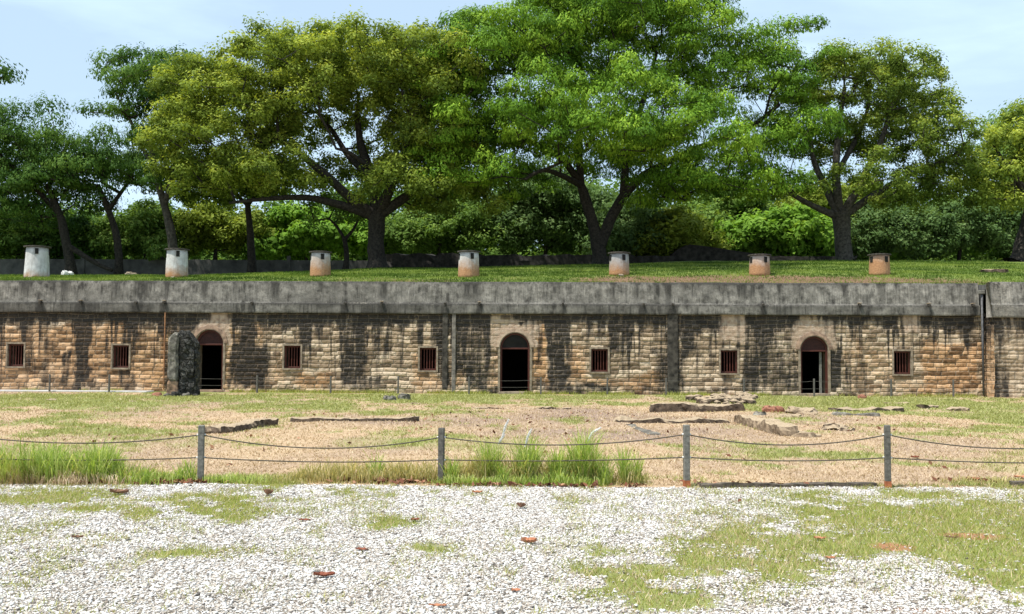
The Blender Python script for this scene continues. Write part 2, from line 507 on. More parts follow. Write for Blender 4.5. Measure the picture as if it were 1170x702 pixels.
base = m.mix(m.rng(m.math('ADD', mk[1], m.math('MULTIPLY', m.math('SUBTRACT', nA, 0.5), 0.9)), 0.4, 0.62), base, plast)
dk = m.ramp(nB, [(0.3, (0.008, 0.0075, 0.007)), (0.7, (0.046, 0.042, 0.037))])
sf = m.rng(m.math('ADD', m.math('ADD', mk[0], m.math('MULTIPLY', m.math('SUBTRACT', vstr, 0.5), 1.9)), m.math('MULTIPLY', m.math('SUBTRACT', nB, 0.5), 0.9)), 0.20, 0.84, 0, 0.97)
sf = m.math('MULTIPLY', sf, m.rng(hh, 0, 1, 1, 0.72))
base = m.mix(sf, base, dk)
m.bump(m.math('SUBTRACT', m.math('ADD', nA, m.math('MULTIPLY', nB, 0.6)), hh), 0.9, 0.03)
M_STONE = m.out(base)

# stains of the wall and the dark band below the cornice: (px0, px1, y0, y1, strength) measured on the wall face
def wrect(x0, x1, y0, y1, s):
    a, b = on_wall(x0, y0), on_wall(x1, y1)
    return (a.x, b.x, b.z, a.z, s)
STAIN_AND_BAND = [wrect(*p) for p in (
    (-40, 192, 357, 366, .75), (185, 236, 357, 390, 1.0), (270, 420, 357, 372, .95), (250, 262, 357, 372, .5), (420, 470, 357, 372, .85), (470, 560, 357, 368, .9),
    (585, 600, 357, 378, .8), (600, 650, 357, 367, .6), (640, 760, 357, 366, .6), (775, 830, 357, 378, .95), (830, 880, 357, 362, .3), (870, 915, 357, 385, .85),
    (940, 1020, 357, 366, .8), (1050, 1120, 357, 366, .85),
    (86, 102, 357, 446, .95), (68, 79, 400, 436, .9), (60, 110, 436, 447, .6), (142, 153, 357, 446, .75), (48, 56, 360, 446, .55), (118, 126, 360, 446, .35), (20, 26, 360, 390, .4),
    (262, 302, 392, 446, 1.05), (276, 290, 357, 400, .95), (302, 312, 400, 446, .45), (160, 172, 357, 400, .4), (190, 236, 380, 446, .6), (256, 300, 434, 447, .9),
    (345, 354, 357, 392, .8), (318, 330, 357, 380, .7), (388, 420, 357, 440, 1.0), (404, 434, 425, 447, .85), (438, 450, 357, 412, .8), (428, 436, 357, 440, .5), (310, 316, 370, 440, .35),
    (499, 513, 357, 446, .85), (520, 538, 357, 432, .75), (536, 562, 365, 440, .72), (536, 572, 434, 447, .85), (553, 570, 400, 432, .5), (470, 482, 357, 392, .5),
    (626, 650, 357, 440, .98), (697, 712, 357, 400, .9), (712, 718, 357, 425, .5), (727, 742, 357, 380, .6), (668, 676, 357, 385, .45), (755, 762, 357, 446, .7), (776, 792, 357, 402, .95),
    (812, 826, 357, 380, .7), (792, 800, 400, 440, .35), (612, 700, 436, 449, .8), (700, 830, 441, 450, .55), (748, 780, 395, 447, .75), (847, 868, 357, 447, .85),
    (868, 912, 385, 447, .68), (868, 885, 360, 447, .75), (896, 906, 357, 440, .6), (942, 960, 357, 447, .92), (960, 990, 380, 449, .42), (974, 986, 357, 400, .75), (1005, 1022, 357, 390, .5),
    (1060, 1068, 357, 390, .5), (1098, 1116, 357, 395, .8), (870, 1120, 443, 452, .45), (470, 760, 445, 450, .4), (-200, 0, 357, 375, .7), (-120, -90, 357, 446, .8))]
PLAST = [wrect(*p) for p in ((234, 262, 358, 392, .95), (560, 620, 366, 390, .8), (822, 852, 358, 388, .85), (905, 958, 366, 396, .8), (1026, 1050, 358, 384, .7), (476, 500, 380, 396, .25), (610, 626, 400, 430, .2))]
ORANG = [wrect(*p) for p in ((-60, 300, 372, 446, .55), (183, 193, 357, 446, 1.1), (232, 262, 358, 385, .6), (560, 572, 395, 440, .5), (605, 626, 366, 440, .95), (470, 500, 400, 446, .55),
    (650, 670, 395, 435, .6), (480, 540, 430, 446, .4), (340, 380, 425, 446, .6), (300, 330, 395, 440, .4), (1050, 1122, 385, 448, .85), (975, 984, 357, 440, .4), (660, 760, 428, 444, .5), (960, 1050, 400, 448, .35), (905, 955, 368, 392, .6), (862, 880, 357, 372, .6))]
def rects(R, x, z, soft=0.13, softz=0.28):
    v = np.zeros_like(x)
    brk = 0.62 + 0.76*fbm(x*5.0, z*0.9, 640, 4, .6)*1.0
    x = x + (fbm(x*1.4, z*1.1, 611, 4, .6)-0.5)*0.75
    z = z + (fbm(x*1.2, z*0.9, 617, 4)-0.5)*0.9*(z < 3.0)
    for (a, b, c, d, s) in R:
        f = sstep(a-soft, a+soft, x)*(1-sstep(b-soft, b+soft, x))*sstep(c-softz, c+softz, z)*(1-sstep(d-softz*0.5, d+softz*0.5, z)) if d < 3.2 else \
            sstep(a-soft, a+soft, x)*(1-sstep(b-soft, b+soft, x))*sstep(c-softz, c+softz, z)
        v = np.maximum(v, s*f)
    return v*np.clip(brk, 0, 1.15)
CH = 0.172                                  # course height
def masonry(x, z, seed=0):
    """outward displacement, joint mask, block tone"""
    zz = z + (fbm(x*0.5, z*0.3, seed+2, 2)-0.5)*0.10 + (vnoise(x*2.1, z*2, seed+5)-0.5)*0.035
    row = np.floor(zz/CH)
    fz = zz/CH - row
    bl = 0.26 + 0.34*_hash(row, row*0+3, seed+1)
    off = _hash(row, row*0+9, seed+4)*3
    u = (x + (vnoise(x*3, z*6, seed+8)-0.5)*0.05)/bl + off
    bi = np.floor(u); fu = u - bi
    h = _hash(bi, row, seed+11)
    t = _hash(bi, row, seed+12)
    dz = np.minimum(fz, 1-fz)*CH; dx = np.minimum(fu, 1-fu)*bl
    d = np.minimum(dz, dx)
    j = 1 - sstep(0.006, 0.024, d)
    disp = (h-0.4)*0.030 + (fbm(x*9, z*11, seed+20, 3)-0.5)*0.045 - j*0.024 + (fbm(x*.6, z*.6, seed+31, 2)-.5)*.05
    return disp, j, t
def wall_mesh(name, xs, zs, yv, holes, parent, top=3.36, seed=0, along='x', flip=False, fx=1.0):
    X, Z = np.meshgrid(xs, zs)
    x, z = X.ravel(), Z.ravel()
    disp, j, t = masonry(x, z, seed)
    st = rects(STAIN_AND_BAND, x, z) if along == 'x' and seed == 0 else None
    if st is None:
        st = 0.75*sstep(1.6, 3.2, z) + np.clip((fbm(x*2.6, z*0.25, 5+seed, 4, .6)-0.42)*3.0, 0, 1) + 0.25
        lower = sstep(WING_X+1.15, WING_X+1.6, x)*0.85 if along == 'x' else x*0
        st = np.maximum(st*0.8, lower*(1-0.5*sstep(1.6, 2.4, z)))
        pl = x*0; og = x*0 + (0.7 if along != 'x' else 0.0)
        t = t*0.7+0.3
    else:
        edge = sstep(2.5, 3.3, z)*0.55
        st = np.clip(st*0.92 + edge + (fbm(x*1.7, z*0.35, 8)-0.5)*0.75*sstep(0.6, 3.0, z)+ (fbm(x*0.9, z*1.2, 9)-0.5)*0.42, 0, 1)
        streak = sstep(0.46, 0.66, fbm(x*5.2, z*0.24, 701, 4, .65))*sstep(0.2, 2.4, z + (fbm(x*2.2, z*0, 702)-.5)*4.0)
        st = np.clip(st + 0.75*streak, 0, 1)
        pl = rects(PLAST, x, z, 0.2, 0.2)
        for (dcx, dw, dt) in doors:
            rr_ = np.sqrt((x-dcx)**2 + (z-(dt-dw/2))**2)
            pl = np.maximum(pl, (1-sstep(dw/2+0.22, dw/2+0.50, rr_ + (fbm(x*2, z*2, 91)-.5)*.3))*sstep(-0.15, 0.1, z-(dt-dw/2)))
        st = st*(1-0.75*np.clip(pl, 0, 1))
        og = rects(ORANG, x, z, 0.2, 0.3)
        disp = disp*(1-0.7*np.clip(pl, 0, 1)); j = j*(1-np.clip(pl*1.3, 0, 1))
        og = og + 0.12 + (fbm(x*0.35, z*0.5, 12)-0.5)*0.7
    disp = disp - 0.05*sstep(2.6, 3.36, z) + 0.05*(1-sstep(0, 0.7, z))
    nx = len(xs)
    if along == 'x': V = np.stack([x, yv - disp, z], 1)
    else: V = np.stack([yv - disp, x, z], 1)
    i = (np.arange(len(zs)-1)[:, None]*nx + np.arange(nx-1)[None, :]).ravel()
    cx = (x[i]+x[i+1])/2; cz = (z[i]+z[i+nx])/2
    keep = np.ones(len(i), bool)
    for h in holes: keep &= ~h(cx, cz)
    i = i[keep]
    F = np.stack([i, i+1, i+1+nx, i+nx], 1)
    me = np_mesh(name, V, F, {'mask': np.stack([np.clip(st, 0, 1), np.clip(pl, 0, 1), np.clip(og, 0, 1)], 1), 'tone': t, 'joint': j})
    return link(name, me, M_STONE, parent, True)
def door_hole(cx, w, top):
    r = w/2 + 0.05
    zs_ = top - w/2
    return lambda x, z: (np.abs(x-cx) < r) & ((z < zs_) | ((x-cx)**2 + (z-zs_)**2 < r*r))
def win_hole(cx, cz):
    return lambda x, z: (np.abs(x-cx) < WW/2+0.05) & (np.abs(z-cz) < WH/2+0.05)
holes = [door_hole(*d) for d in doors] + [win_hole(*w) for w in wins]
wall_mesh('stone_wall', np.arange(-30, WING_X+0.02, 0.029), np.arange(-0.1, 3.50, 0.028), 0.0, holes, bar)
wall_mesh('stone_wall', np.arange(WING_X+0.10, 34, 0.05), np.arange(-0.1, 3.40, 0.04), -PR, [], bar, seed=100)
wall_mesh('stone_wall', np.arange(-PR-0.06, 0.10, 0.05), np.arange(-0.1, 3.40, 0.04), WING_X+0.10, [], bar, seed=200, along='y')

# window: reveal + red-brown frame + bars
def reveal_rect(cx, cz, w, h, y0, y1, t0, mat, name, par):
    mb = MB()
    mb.box(cx-w/2-t0, cx-w/2, y0, y1, cz-h/2-t0, cz+h/2+t0)
    mb.box(cx+w/2, cx+w/2+t0, y0, y1, cz-h/2-t0, cz+h/2+t0)
    mb.box(cx-w/2+0.001, cx+w/2-0.001, y0+0.003, y1, cz+h/2, cz+h/2+t0)
    mb.box(cx-w/2+0.001, cx+w/2-0.001, y0-0.03, y1, cz-h/2-t0, cz-h/2)
    return mb.build(name, mat, par)
for k, (cx, cz) in enumerate(wins):
    fr = reveal_rect(cx, cz, WW, WH, -0.03, 0.7, 0.07, M_JAMB, 'window', bar)
    mb = MB(); y0, y1 = 0.10, 0.17
    mb.box(cx-WW/2+.002, cx-WW/2+0.07, y0, y1, cz-WH/2+.002, cz+WH/2-.002, 0.006)
    mb.box(cx+WW/2-0.07, cx+WW/2-.002, y0, y1, cz-WH/2+.002, cz+WH/2-.002, 0.006)
    mb.box(cx-WW/2+0.071, cx+WW/2-0.071, y0+.002, y1-.002, cz+WH/2-0.07, cz+WH/2-.002, 0.006)
    mb.box(cx-WW/2+0.071, cx+WW/2-0.071, y0+.002, y1-.002, cz-WH/2+.002, cz-WH/2+0.07, 0.006)
    mb.build('window_frame', M_REDWOOD, fr)
    for q in range(4):
        bx = cx + (q-1.5)*0.115
        MB().box(bx-0.021, bx+0.021, y0+0.015, y0+0.055, cz-WH/2+0.065, cz+WH/2-0.065, 0.005).build('window_bar', M_REDWOOD, fr)
# arched ring helper
def arch_prof(cx, w, top, n=20, zb=0.0):
    r = w/2; zs_ = top - r
    P = [(cx-r, zb)] + [(cx - r*math.cos(math.pi*i/n), zs_ + r*math.sin(math.pi*i/n)) for i in range(n+1)] + [(cx+r, zb)]
    return P
def arch_ring(cx, w, top, t, y0, y1, zb=0.0, rough=0.0):
    bm = bmesh.new()
    A, B = arch_prof(cx, w, top, zb=zb), arch_prof(cx, w+2*t, top+t, zb=zb)
    rows = []
    for (a, b) in zip(A, B):
        rr = (random.random()-0.5)*rough
        bb = (b[0]+(b[0]-a[0])*rr*3, b[1]+(b[1]-a[1])*rr*3)
        rows.append([bm.verts.new((a[0], y0+rr*0.1, a[1])), bm.verts.new((bb[0], y0+rr*0.1, bb[1])), bm.verts.new((bb[0], y1, bb[1])), bm.verts.new((a[0], y1, a[1]))])
    for p, q in zip(rows, rows[1:]):
        for k in range(4):
            bm.faces.new((p[k], p[(k+1) % 4], q[(k+1) % 4], q[k]))
    bm.faces.new(rows[0]); bm.faces.new(list(reversed(rows[-1])))
    mb = MB.__new__(MB); mb.bm = bm
    return mb
for k, (cx, w, top) in enumerate(doors):
    root = arch_ring(cx, w, top, 0.09, -0.05, 0.8).build('door', M_JAMB, bar)
    # plastered arch band above the opening
    bm = bmesh.new()
    zs_ = top - w/2; rows = []; n = 22
    a0, a1 = (math.radians(2), math.radians(178))
    for i in range(n+1):
        a = a0 + (a1-a0)*i/n
        ro = w/2 + 0.17 + 0.02*math.sin(i*2.3) + 0.02*random.random(); ri = w/2+0.035
        ya = -0.065 - 0.01*random.random()
        rows.append([bm.verts.new((cx+ri*math.cos(a), ya, zs_+ri*math.sin(a))), bm.verts.new((cx+ro*math.cos(a), ya+0.02, zs_+ro*math.sin(a))),
                     bm.verts.new((cx+ro*math.cos(a), 0.05, zs_+ro*math.sin(a))), bm.verts.new((cx+ri*math.cos(a), 0.05, zs_+ri*math.sin(a)))])
    for p, q in zip(rows, rows[1:]):
        for j in range(4): bm.faces.new((p[j], p[(j+1) % 4], q[(j+1) % 4], q[j]))
    bm.faces.new(rows[0]); bm.faces.new(rows[-1][::-1])
    mb = MB.__new__(MB); mb.bm = bm
    mb.build('arch_surround', M_ARCHP if k == 1 else M_ARCH, root)
    arch_ring(cx, w-0.16, top-0.08, 0.078, 0.06, 0.16).build('door_frame', M_REDWOOD, root)
    # lunette board above the transom
    bm = bmesh.new(); r = w/2-0.082
    vs = [bm.verts.new((cx + r*math.cos(math.pi*i/16), 0.11, zs_ + r*math.sin(math.pi*i/16))) for i in range(17)]
    f = bm.faces.new(vs)
    ex = bmesh.ops.extrude_face_region(bm, geom=[f])
    bmesh.ops.translate(bm, vec=(0, 0.03, 0), verts=[v for v in ex['geom'] if isinstance(v, bmesh.types.BMVert)])
    mb = MB.__new__(MB); mb.bm = bm
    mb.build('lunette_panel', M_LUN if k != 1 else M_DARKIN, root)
    MB().box(cx-w/2+0.082, cx+w/2-0.082, 0.065, 0.155, zs_-0.065, zs_, 0.006).build('transom', M_REDWOOD, root)
    MB().box(cx-w/2-0.05, cx+w/2+0.05, -0.14, 0.5, -0.05, 0.09, 0.015).build('threshold', M_ARCH if k == 0 else M_JAMB, root)
    if k == 2:
        MB().box(cx+w/2-0.30, cx+w/2-0.20, 0.20, 0.26, 0.09, zs_-0.08, 0.005).build('inner_post', M_POST, root)
# dark rooms behind
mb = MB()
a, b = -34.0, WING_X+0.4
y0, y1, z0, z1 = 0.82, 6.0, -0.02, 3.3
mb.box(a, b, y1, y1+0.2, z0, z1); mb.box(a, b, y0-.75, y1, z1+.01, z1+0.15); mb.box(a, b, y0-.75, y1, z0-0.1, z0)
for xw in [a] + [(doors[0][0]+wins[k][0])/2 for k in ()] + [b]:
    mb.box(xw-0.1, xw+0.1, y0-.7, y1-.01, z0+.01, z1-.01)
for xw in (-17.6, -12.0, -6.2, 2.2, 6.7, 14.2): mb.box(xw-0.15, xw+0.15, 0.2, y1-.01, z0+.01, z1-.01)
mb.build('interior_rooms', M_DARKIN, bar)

# parapet: stained concrete
m = MT('parapet_concrete', 0.95, 0.2)
nA = m.noise(2.4, 8, 0.7); nB = m.noise(14, 6, 0.7)
vs_ = m.noise(1.0, 6, 0.7, m.coord((11, 11, 0.7)))
lvl = m.attr('lvl')
base = m.ramp(m.math('ADD', m.math('MULTIPLY', nA, 0.6), m.math('MULTIPLY', vs_, 0.4)), [(0.38, (0.045, 0.042, 0.037)), (0.5, (0.165, 0.155, 0.135)), (0.62, (0.38, 0.355, 0.31))])
dark = m.ramp(nB, [(0.3, (0.014, 0.0135, 0.012)), (0.7, (0.055, 0.052, 0.046))])
base = m.mix(m.rng(m.math('ADD', m.math('ADD', lvl, m.math('MULTIPLY', m.math('SUBTRACT', nA, 0.5), 0.9)), m.math('MULTIPLY', m.math('SUBTRACT', vs_, .5), 2.0)), 0.36, 0.80, 0, 0.9), base, dark)
pale = m.attr('pale')
base = m.mix(m.rng(m.math('ADD', pale, m.math('MULTIPLY', m.math('SUBTRACT', nB, 0.5), 1.2)), 0.45, 0.75, 0, 0.6), base, (0.40, 0.36, 0.29))
m.bump(m.math('ADD', nA, m.math('MULTIPLY', nB, 0.7)), 0.8, 0.03)
M_PARA = m.out(base)
zt = 4.66; zm = 3.76; zb = 3.34
def parapet_piece(x0, x1, dy, dz, name, par, paleX=None):
    prof = [(0.42, zt-0.06), (0.40, zt), (0.10, zt+0.02), (0.05, zt-0.03)]
    for t in np.linspace(0.1, 1, 14): prof.append((0.05 - 0.07*t, zt-0.03 - (zt-0.03-zm)*t))
    prof += [(-0.085, zm-0.01), (-0.105, zm-0.04)]
    for t in np.linspace(0.15, 1, 6): prof.append((-0.105, zm-0.05-(zm-0.05-zb-dz)*t))
    prof += [(-0.09, zb+dz-0.015), (0.06, zb+dz), (0.42, zb+dz+.002)]
    xs = np.arange(x0, x1+0.06, 0.12)
    P = np.array(prof)
    X = np.repeat(xs[None, :], len(P), 0); Yp = np.repeat(P[:, 0:1], len(xs), 1) + dy; Z = np.repeat(P[:, 1:2], len(xs), 1)
    nzs = (fbm(X*1.5, Z*3, 71)-0.5)
    Yp = Yp + nzs*0.035
    Z = Z + (fbm(X*0.8, Z*0+1, 72)-0.5)*0.03
    n_, k_ = len(P), len(xs)
    i = (np.arange(n_-1)[:, None]*k_ + np.arange(k_-1)[None, :]).ravel()
    F = np.stack([i, i+1, i+1+k_, i+k_], 1)
    caps = [np.arange(n_)[None, ::-1]*k_, np.arange(n_)[None, :]*k_ + k_-1]
    x, z = X.ravel(), Z.ravel()
    lv = 0.30 + 0.45*sstep(zt-0.15, zt, z) + 0.50*np.exp(-((z-(zm-0.03))/0.05)**2) + (z < zm-0.06)*(0.15+0.8*(fbm(x*0.9, z*2, 78)-.4)) + (fbm(x*0.25, z*0.6, 79)-0.5)*0.8
    for jx in np.arange(-33.1, 34, 4.35):
        lv = lv + 0.55*np.exp(-((x-jx-0.05*np.sin(z*9))/0.05)**2)
    for spx in (48, 94, 157, 189, 289, 395, 437, 509, 548, 643, 735, 768, 871, 981, 1060, 1110):
        sx_ = on_wall(spx, 346).x
        lv = lv + 0.5*np.exp(-((x-sx_-0.06*np.sin(z*5+spx))/0.13)**2)*(z < zm)
    lv = lv + 0.5*sstep(0.55, 0.7, fbm(x*2.6, z*0.25, 83, 4, .6))*sstep(zm, zt, z+0.35*fbm(x*3, z*0, 84))
    pl = 0.55*np.exp(-((z-(zm+0.02))/0.06)**2)*sstep(0.4, 0.7, fbm(x*0.6, z*0.1, 81)) + 0.35*np.exp(-((z-(zm-0.15))/0.12)**2)*sstep(0.5, 0.75, fbm(x*1.1, z*0.1, 82))
    if paleX: pl = np.maximum(pl, 0.5*((x > paleX[0]) & (x < paleX[1])))
    me = np_mesh(name, np.stack([x, Yp.ravel(), z], 1), [F] + caps, {'lvl': np.clip(lv, 0, 1.2), 'pale': pl})
    return link(name, me, M_PARA, par, False)
parapet_piece(-34, WING_X-0.12, 0, 0, 'parapet', bar)
parapet_piece(WING_X+0.02, 34, -PR, -0.10, 'parapet', bar, (WING_X, WING_X+0.95))
# slab closing the top between the wing parapet and the lawn
MB().box(WING_X+0.03, 34, -PR+0.3, 0.5, 4.40, 4.61).build('roof_slab', M_CONC, bar)
MB().box(-34, WING_X, 0.35, 0.9, 3.36, 4.45).build('roof_slab', M_CONC, bar)
MB().box(WING_X-0.10, WING_X+0.03, 0.06, 0.9, 3.36, 4.62).build('roof_slab', M_CONC, bar)
# smooth rendered strips down the wall
M_STRIP = mat_simple('dark_render', (0.014, 0.013, 0.011), (0.095, 0.084, 0.068), 5, 0.95, 0.5)
M_STRIPP = mat_simple('pale_render', (0.09, 0.08, 0.07), (0.27, 0.24, 0.20), 5, 0.95, 0.5)
for px, w, mt in ((768.5, 0.42, M_STRIP), (508.5, 0.22, M_STRIP), (518.5, 0.16, M_STRIPP)):
    cx = on_wall(px, 400).x
    MB().box(cx-w/2, cx+w/2, -0.06, 0.05, 0.0, 3.33, 0.01).build('render_strip', mt, bar)
# orange drip pipe and the dark downpipe at the corner
cx = on_wall(189, 400).x
MB().tube([(cx, -0.11, 3.33), (cx, -0.11, 0.1)], 0.03).build('drain_pipe', mat_simple('rusty_pipe', (0.16, 0.08, 0.04), (0.36, 0.18, 0.09), 6, .9, .4), bar)
cx = WING_X - 0.07
dp = MB().tube([(cx, -0.16, 4.25), (cx, -0.16, 0.08)], 0.045, 10).build('downpipe', M_STEEL, bar, True)
MB().box(cx-0.11, cx+0.11, -0.24, -0.05, 4.22, 4.38, 0.02).build('hopper', M_POST, dp)
# little spouts with pale hoods along the cornice
for px in (48, 94, 157, 189, 289, 395, 437, 509, 548, 643, 735, 768, 871, 981, 1060, 1110, 1169):
    c = on_wall(px, 346)
    dy = -PR if px > 1125 else 0
    sp = MB().tube([(c.x, dy-0.05, zm+0.02), (c.x, dy-0.24, zm-0.02)], [0.045, 0.05], 8).build('drain_spout', M_CAP, bar)
    if px in (94, 189, 437, 548, 981, 1060, 1110, 1169, 48):
        MB().box(c.x-0.07, c.x+0.07, dy-0.22, dy-0.05, zm+0.05, zm+0.09, 0.01).build('hood', M_JAMB, sp)

# ------------------------------------------------------------------ rough masonry helper
def rough_block(x0, x1, y0, y1, z0, z1, amp=0.04, cell=0.12, round_=0.03, seed=0.0, fr=2.2):
    bm = bmesh.new()
    bmesh.ops.create_cube(bm, size=1)
    L_ = (x1-x0, y1-y0, z1-z0)
    for ax in range(3):
        n = max(1, int(L_[ax]/cell))
        es = [e for e in bm.edges if abs((e.verts[0].co-e.verts[1].co)[ax]) > 0.99]
        if n > 1: bmesh.ops.subdivide_edges(bm, edges=es, cuts=n-1, use_grid_fill=True)
    c = Vector(((x0+x1)/2, (y0+y1)/2, (z0+z1)/2))
    for v in bm.verts:
        e = sum(1 for k in range(3) if abs(v.co[k]) > 0.499)
        p = Vector((v.co[0]*L_[0], v.co[1]*L_[1], v.co[2]*L_[2]))
        if e >= 2: p *= 1 - round_/max(0.1, p.length)*(e-1)
        p += c
        q = p*fr + Vector((seed, seed*2.1, 0))
        p += Vector((mnoise.noise(q), mnoise.noise(q+Vector((9, 3, 1))), mnoise.noise(q+Vector((2, 7, 5)))))*amp
        v.co = p
    for v in bm.verts:
        q = v.co*fr*3.7
        v.co += Vector((mnoise.noise(q+Vector((3, 3, seed))), mnoise.noise(q+Vector((8, 1, seed))), mnoise.noise(q+Vector((4, 6, seed)))))*amp*0.55
    mb = MB.__new__(MB); mb.bm = bm
    return mb
# ------------------------------------------------------------------ ruined pillar in front of the first door
m = MT('ruin_rubble', 0.95, 0.2)
v1 = m.voro(5.2, m.coord((1, 1, 1.3)), 'F1', 'Color'); ve = m.voro(5.2, m.coord((1, 1, 1.3)), 'DISTANCE_TO_EDGE', 'Distance')
n1 = m.noise(7, 7, 0.7)
c = m.ramp(n1, [(0.3, (0.010, 0.010, 0.009)), (0.52, (0.040, 0.038, 0.033)), (0.75, (0.20, 0.19, 0.165))])
c = m.mix(m.rng(m.sep(v1)[0], 0.4, 0.95, 0, 0.35), c, (0.17, 0.165, 0.15))
c = m.mix(m.math('MULTIPLY', m.rng(ve, 0.0, 0.05, 0.8, 0.0), m.rng(n1, .4, .6)), c, (0.012, 0.011, 0.01))
m.bump(m.math('ADD', m.rng(ve, 0, 0.12), m.math('MULTIPLY', n1, 0.7)), 1.0, 0.06)
M_RUIN = m.out(c)
m = MT('ruin_plaster', 0.95, 0.2)
n1 = m.noise(5, 8, 0.7)
c = m.ramp(n1, [(0.3, (0.05, 0.045, 0.038)), (0.5, (0.14, 0.128, 0.108)), (0.72, (0.36, 0.33, 0.27))])
m.bump(n1, 0.8, 0.04)
M_RUINP = m.out(c)
pb = on_ground(206, 453)
piv = empty('ruined_pillar', (pb.x+0.03, pb.y, 0), 0.12)
piv.scale = (0.84, 1, 1)
tag(piv, 'freestanding dark ruined stone pillar with rounded top before the left arched door', 'pillar')
ptop = at_depth(206, 379, pb.y).z
mb = rough_block(-0.20, 0.62, -0.05, 0.95, -0.05, ptop, 0.11, 0.09, 0.14, 3, 2.6)
for v in mb.bm.verts:
    k_ = max(0.0, (v.co.z-(ptop-0.75))/0.75)
    v.co.x = 0.10 + (v.co.x-0.10)*(1-0.42*k_*k_) - 0.16*k_*k_
    v.co.z -= 0.30*max(0, v.co.x-0.15)*k_
mb.build('rubble_core', M_RUIN, piv)
mb = rough_block(-0.60, -0.14, -0.14, 0.8, 0.55, ptop-0.03, 0.035, 0.09, 0.12, 8)
for v in mb.bm.verts:
    k_ = max(0.0, (v.co.z-(ptop-0.45))/0.45)
    v.co.x += 0.22*k_*k_*(1 if v.co.x < -0.35 else 0.2)
mb.build('plaster_face', M_RUINP, piv)
mb = rough_block(-0.62, -0.12, -0.12, 0.8, -0.05, 0.56, 0.05, 0.09, 0.03, 12)
mb.build('brick_base', mat_simple('pillar_brick', (0.10, 0.07, 0.05), (0.38, 0.24, 0.15), 6, .95, .7), piv)
for k, (dx, dy, s, mt) in enumerate(((-0.75, -0.35, 0.16, M_BRICK), (-0.35, -0.42, 0.14, M_RUINP), (-0.05, -0.38, 0.20, M_RUIN), (0.32, -0.32, 0.15, M_RUINP), (0.62, -0.2, 0.13, M_RUIN), (-0.6, -0.6, 0.11, M_BRICK))):
    o = rough_block(-s, s, -s*.8, s*.8, -0.03, s*0.9, 0.05, 0.07, 0.03, k*3.3).build('fallen_stone', mt)
    o.location = (pb.x+dx, pb.y+dy, 0); o.rotation_euler = (0, 0, k*1.1)
    side = ('leftmost red brick lump', 'pale plaster lump, second from the left', 'dark round-edged lump in the middle', 'grey lump right of the middle', 'small dark lump at the right corner', 'smallest red brick lump lying out in front')[k]
    tag(o, side + ' at the foot of the ruined pillar', 'stone', 'rubble at the foot of the ruined pillar')

# ------------------------------------------------------------------ foundations in the court
def mat_found(name, a, b):
    m = MT(name, 0.95, 0.15)
    n1 = m.noise(7, 7, 0.7); n2 = m.noise(25, 5, 0.7)
    c = m.ramp(n1, [(0.32, a), (0.68, b)])
    soil = m.ramp(n2, [(0.3, (0.22, 0.16, 0.10)), (0.7, (0.52, 0.41, 0.28))])
    ge = m.n('ShaderNodeNewGeometry'); sx = m.n('ShaderNodeSeparateXYZ'); m.l(ge.outputs['True Normal'], sx.inputs[0])
    top = m.rng(m.math('ADD', sx.outputs[2], m.math('MULTIPLY', m.math('SUBTRACT', n1, 0.5), 1.2)), 0.45, 0.85, 0, 0.9)
    c = m.mix(top, c, soil)
    m.bump(n1, 0.9, 0.03)
    return m.out(c)
M_FOUND = mat_found('foundation_stone', (0.018, 0.014, 0.011), (0.17, 0.125, 0.09))
M_FOUNDT = mat_found('foundation_tan', (0.06, 0.042, 0.028), (0.36, 0.27, 0.18))
def found(p0, p1, wd, hg, name, label, cat='foundation', mat=None, amp=0.07, grp='old foundation walls in the court'):
    a, b = on_ground(*p0), on_ground(*p1)
    d = b - a; n = d.length
    ang = math.atan2(d.y, d.x)
    hg *= 0.72
    o = rough_block(0, n, 0, wd, -0.15, hg, amp, 0.085, 0.04, p0[0]*0.1, 2.2).build(name, mat or M_FOUND)
    o.location = (a.x, a.y, 0); o.rotation_euler = (0, 0, ang)
    return tag(o, label, cat, grp)
found((252, 497), (319, 487), 0.45, 0.22, 'foundation_wall', 'short dark foundation curb slanting behind the left rope fence post')
found((330, 483), (480, 483), 0.35, 0.14, 'foundation_wall', 'long thin straight foundation wall left of the court centre')
found((702, 485), (836, 485), 0.45, 0.17, 'foundation_wall', 'straight dark foundation wall behind the third rope post from the left')
found((745, 470), (852, 470), 0.6, 0.26, 'foundation_wall', 'thick dark foundation wall farther back, topped by rubble on its right')
o = found((838, 484), (893, 498), 0.35, 0.27, 'foundation_wall', 'slanting tan brick foundation wall right of the court centre', mat=M_FOUNDT)
found((540, 468), (655, 468), 0.25, 0.05, 'foundation_wall', 'barely visible foundation line in front of the middle door')
found((955, 471), (1035, 470), 0.5, 0.13, 'foundation_wall', 'low stone slab wall lying in the grass in front of the right door')
found((950, 475), (1006, 476), 0.4, 0.10, 'foundation_wall', 'pale flat slab just in front of the low stone slab wall', mat=M_RUINP)
found((700, 480), (742, 498), 0.22, 0.035, 'foundation_wall', 'flat grey stone line slanting towards the rope fence', mat=M_RUINP, amp=0.03)
found((0-60, 481), (0-20, 470), 0.3, 0.1, 'foundation_wall', 'low curb at the far left of the court')if False else None
found((883, 497), (928, 500), 0.5, 0.08, 'foundation_wall', 'crumbled low end of the slanting tan brick wall', mat=M_FOUNDT)
